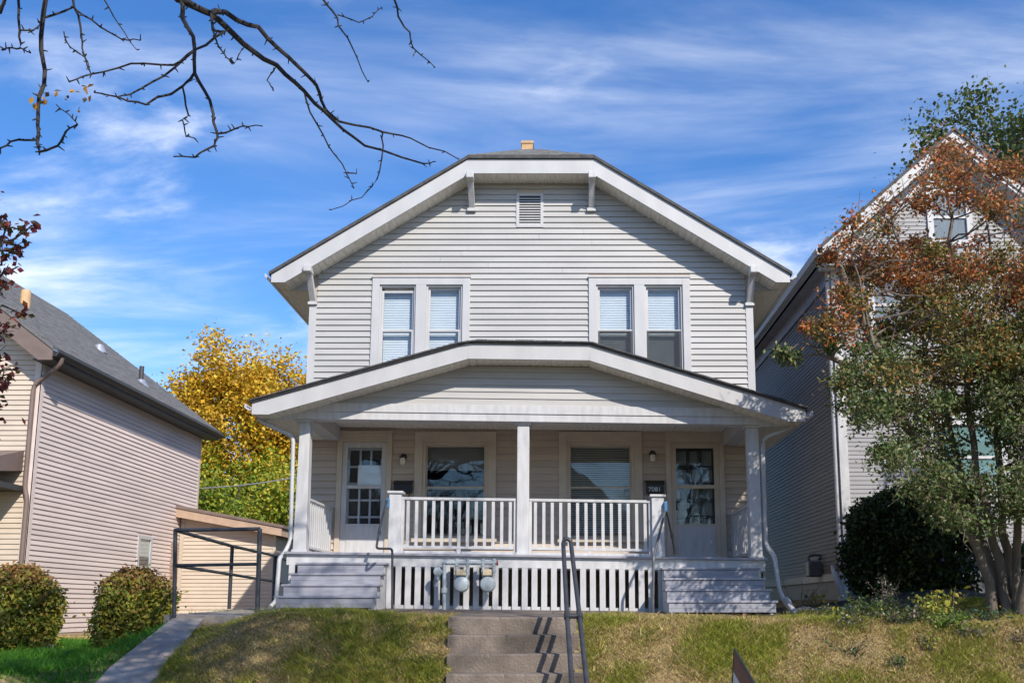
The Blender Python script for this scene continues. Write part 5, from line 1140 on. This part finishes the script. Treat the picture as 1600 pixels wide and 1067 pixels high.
# ---------------------------------------------------------------- grass
def noise2(x, y, s, seed):
    r = np.random.default_rng(seed); v = np.zeros_like(x)
    for i in range(7):
        a = r.uniform(0, 6.28); f = s * r.uniform(.6, 2.2); v += np.sin((x * math.cos(a) + y * math.sin(a)) * f + r.uniform(0, 6.28))
    return v / 3.7
def grass(name, label, n, x0, x1, y0, y1, keep, hgt, pal_g, pal_d, dryness, seed):
    r = np.random.default_rng(seed); x = r.uniform(x0, x1, n); y = y0 + (y1 - y0) * r.uniform(0, 1, n)
    vis = (x < y * .53 + .3) & (x > -y * .64 - .4); x, y = x[vis], y[vis]
    k = np.array([keep(a, b) for a, b in zip(x, y)]); x, y = x[k], y[k]; n = len(x)
    z = np.array([ground(a, b) for a, b in zip(x, y)]) - .004
    patch = 1.5 * noise2(x, y, 2.4, seed) + .9 * noise2(x, y, 7, seed + 1)
    h = hgt * r.uniform(.4, 1.6, n) * (1 + .5 * np.clip(patch, -1, 1)); h[r.uniform(size=n) < .02] *= 2.0; a = r.uniform(0, 6.28, n); wd = r.uniform(.003, .008, n); ln = r.normal(size=(n, 2)) * .9
    isdry = (patch * .55 + r.normal(size=n) * .45 < dryness)
    c = np.where(isdry[:, None], pick(pal_d, n, r), pick(pal_g, n, r))
    v = np.empty((n, 3, 3)); v[:, 0] = np.stack([x - wd * np.cos(a), y - wd * np.sin(a), z], 1); v[:, 1] = np.stack([x + wd * np.cos(a), y + wd * np.sin(a), z], 1); v[:, 2] = np.stack([x + ln[:, 0] * h, y + ln[:, 1] * h, z + h], 1)
    me = bpy.data.meshes.new(name); me.from_pydata(v.reshape(-1, 3).tolist(), [], np.arange(3 * n).reshape(-1, 3).tolist()); me.update()
    ca = me.color_attributes.new('Col', 'FLOAT_COLOR', 'POINT'); c4 = np.ones((n, 3, 4), np.float32); c4[:, :, :3] = c[:, None, :]; ca.data.foreach_set('color', c4.ravel())
    o = link(name, me, 'grass'); stuff(o); tag(o, label, 'grass'); return o
pg = [(.24, .28, .035), (.32, .32, .045), (.18, .23, .03), (.36, .33, .06)]; pd = [(.58, .43, .17), (.48, .35, .14), (.68, .52, .26), (.38, .27, .13), (.30, .19, .11)]
def on_path(x, y):
    if y > 12.3: return x < -3.4
    l = ext(P(145, 1067, 9.3), P(275, 963, 12.2), y)[0]; q = ext(P(240, 1067, 9.3), P(322, 962, 12.2), y)[0]; return x < q + .015
def keep_l(x, y): return not on_path(x, y) and not (-1.19 + .03 * max(0, (10.42 - y) / .29) < x) and y < 11.74
def keep_r(x, y):
    if x < .2 + .07 * max(0, 10.42 - y): return False
    if y > 11.73 and x < 2.28: return False
    if y > 12.0 and x < 3.3: return False
    return ((x - 4.6) / 1.9) ** 2 + ((y - 14.2) / 1.3) ** 2 > .9
grass('lawn_grass', 'patchy green and straw grass on the bank left of the steps', 200000, -4.9, -0.9, 8.7, 11.8, keep_l, .036, pg, pd, -.15, 101)
grass('lawn_grass', 'dry straw coloured grass on the bank right of the steps', 420000, .15, 7.4, 8.7, 13.2, keep_r, .036, pg, pd, .10, 102)
gg = [(.07, .22, .015), (.10, .28, .02), (.05, .16, .015)]
grass('lawn_grass', 'bright green lawn in front of the beige house', 190000, -13.0, -4.3, 7.0, 17.8, lambda x, y: x < ext(P(145, 1067, 9.3), P(275, 963, 12.2), min(y, 12.2))[0] - .02 and x > -y * .72 - .6, .06, gg, gg, -3, 103)

r = np.random.default_rng(77); q = []
while len(q) < 1500:
    x, y = r.uniform(-4.4, 7), r.uniform(8.4, 12.6)
    if (keep_l(x, y) and x < -1.25) or keep_r(x, y) or r.uniform() < .02: q.append((x, y, ground(x, y) + r.uniform(.012, .04)))
lv = leaf_mesh('fallen_leaves', np.array(q), .045, pick([(.36, .20, .10), (.45, .30, .14), (.28, .15, .09), (.5, .36, .2)], len(q), r), None, 1.2, seed=78); stuff(lv); tag(lv, 'dry brown fallen leaves scattered over the front lawn', 'leaves')
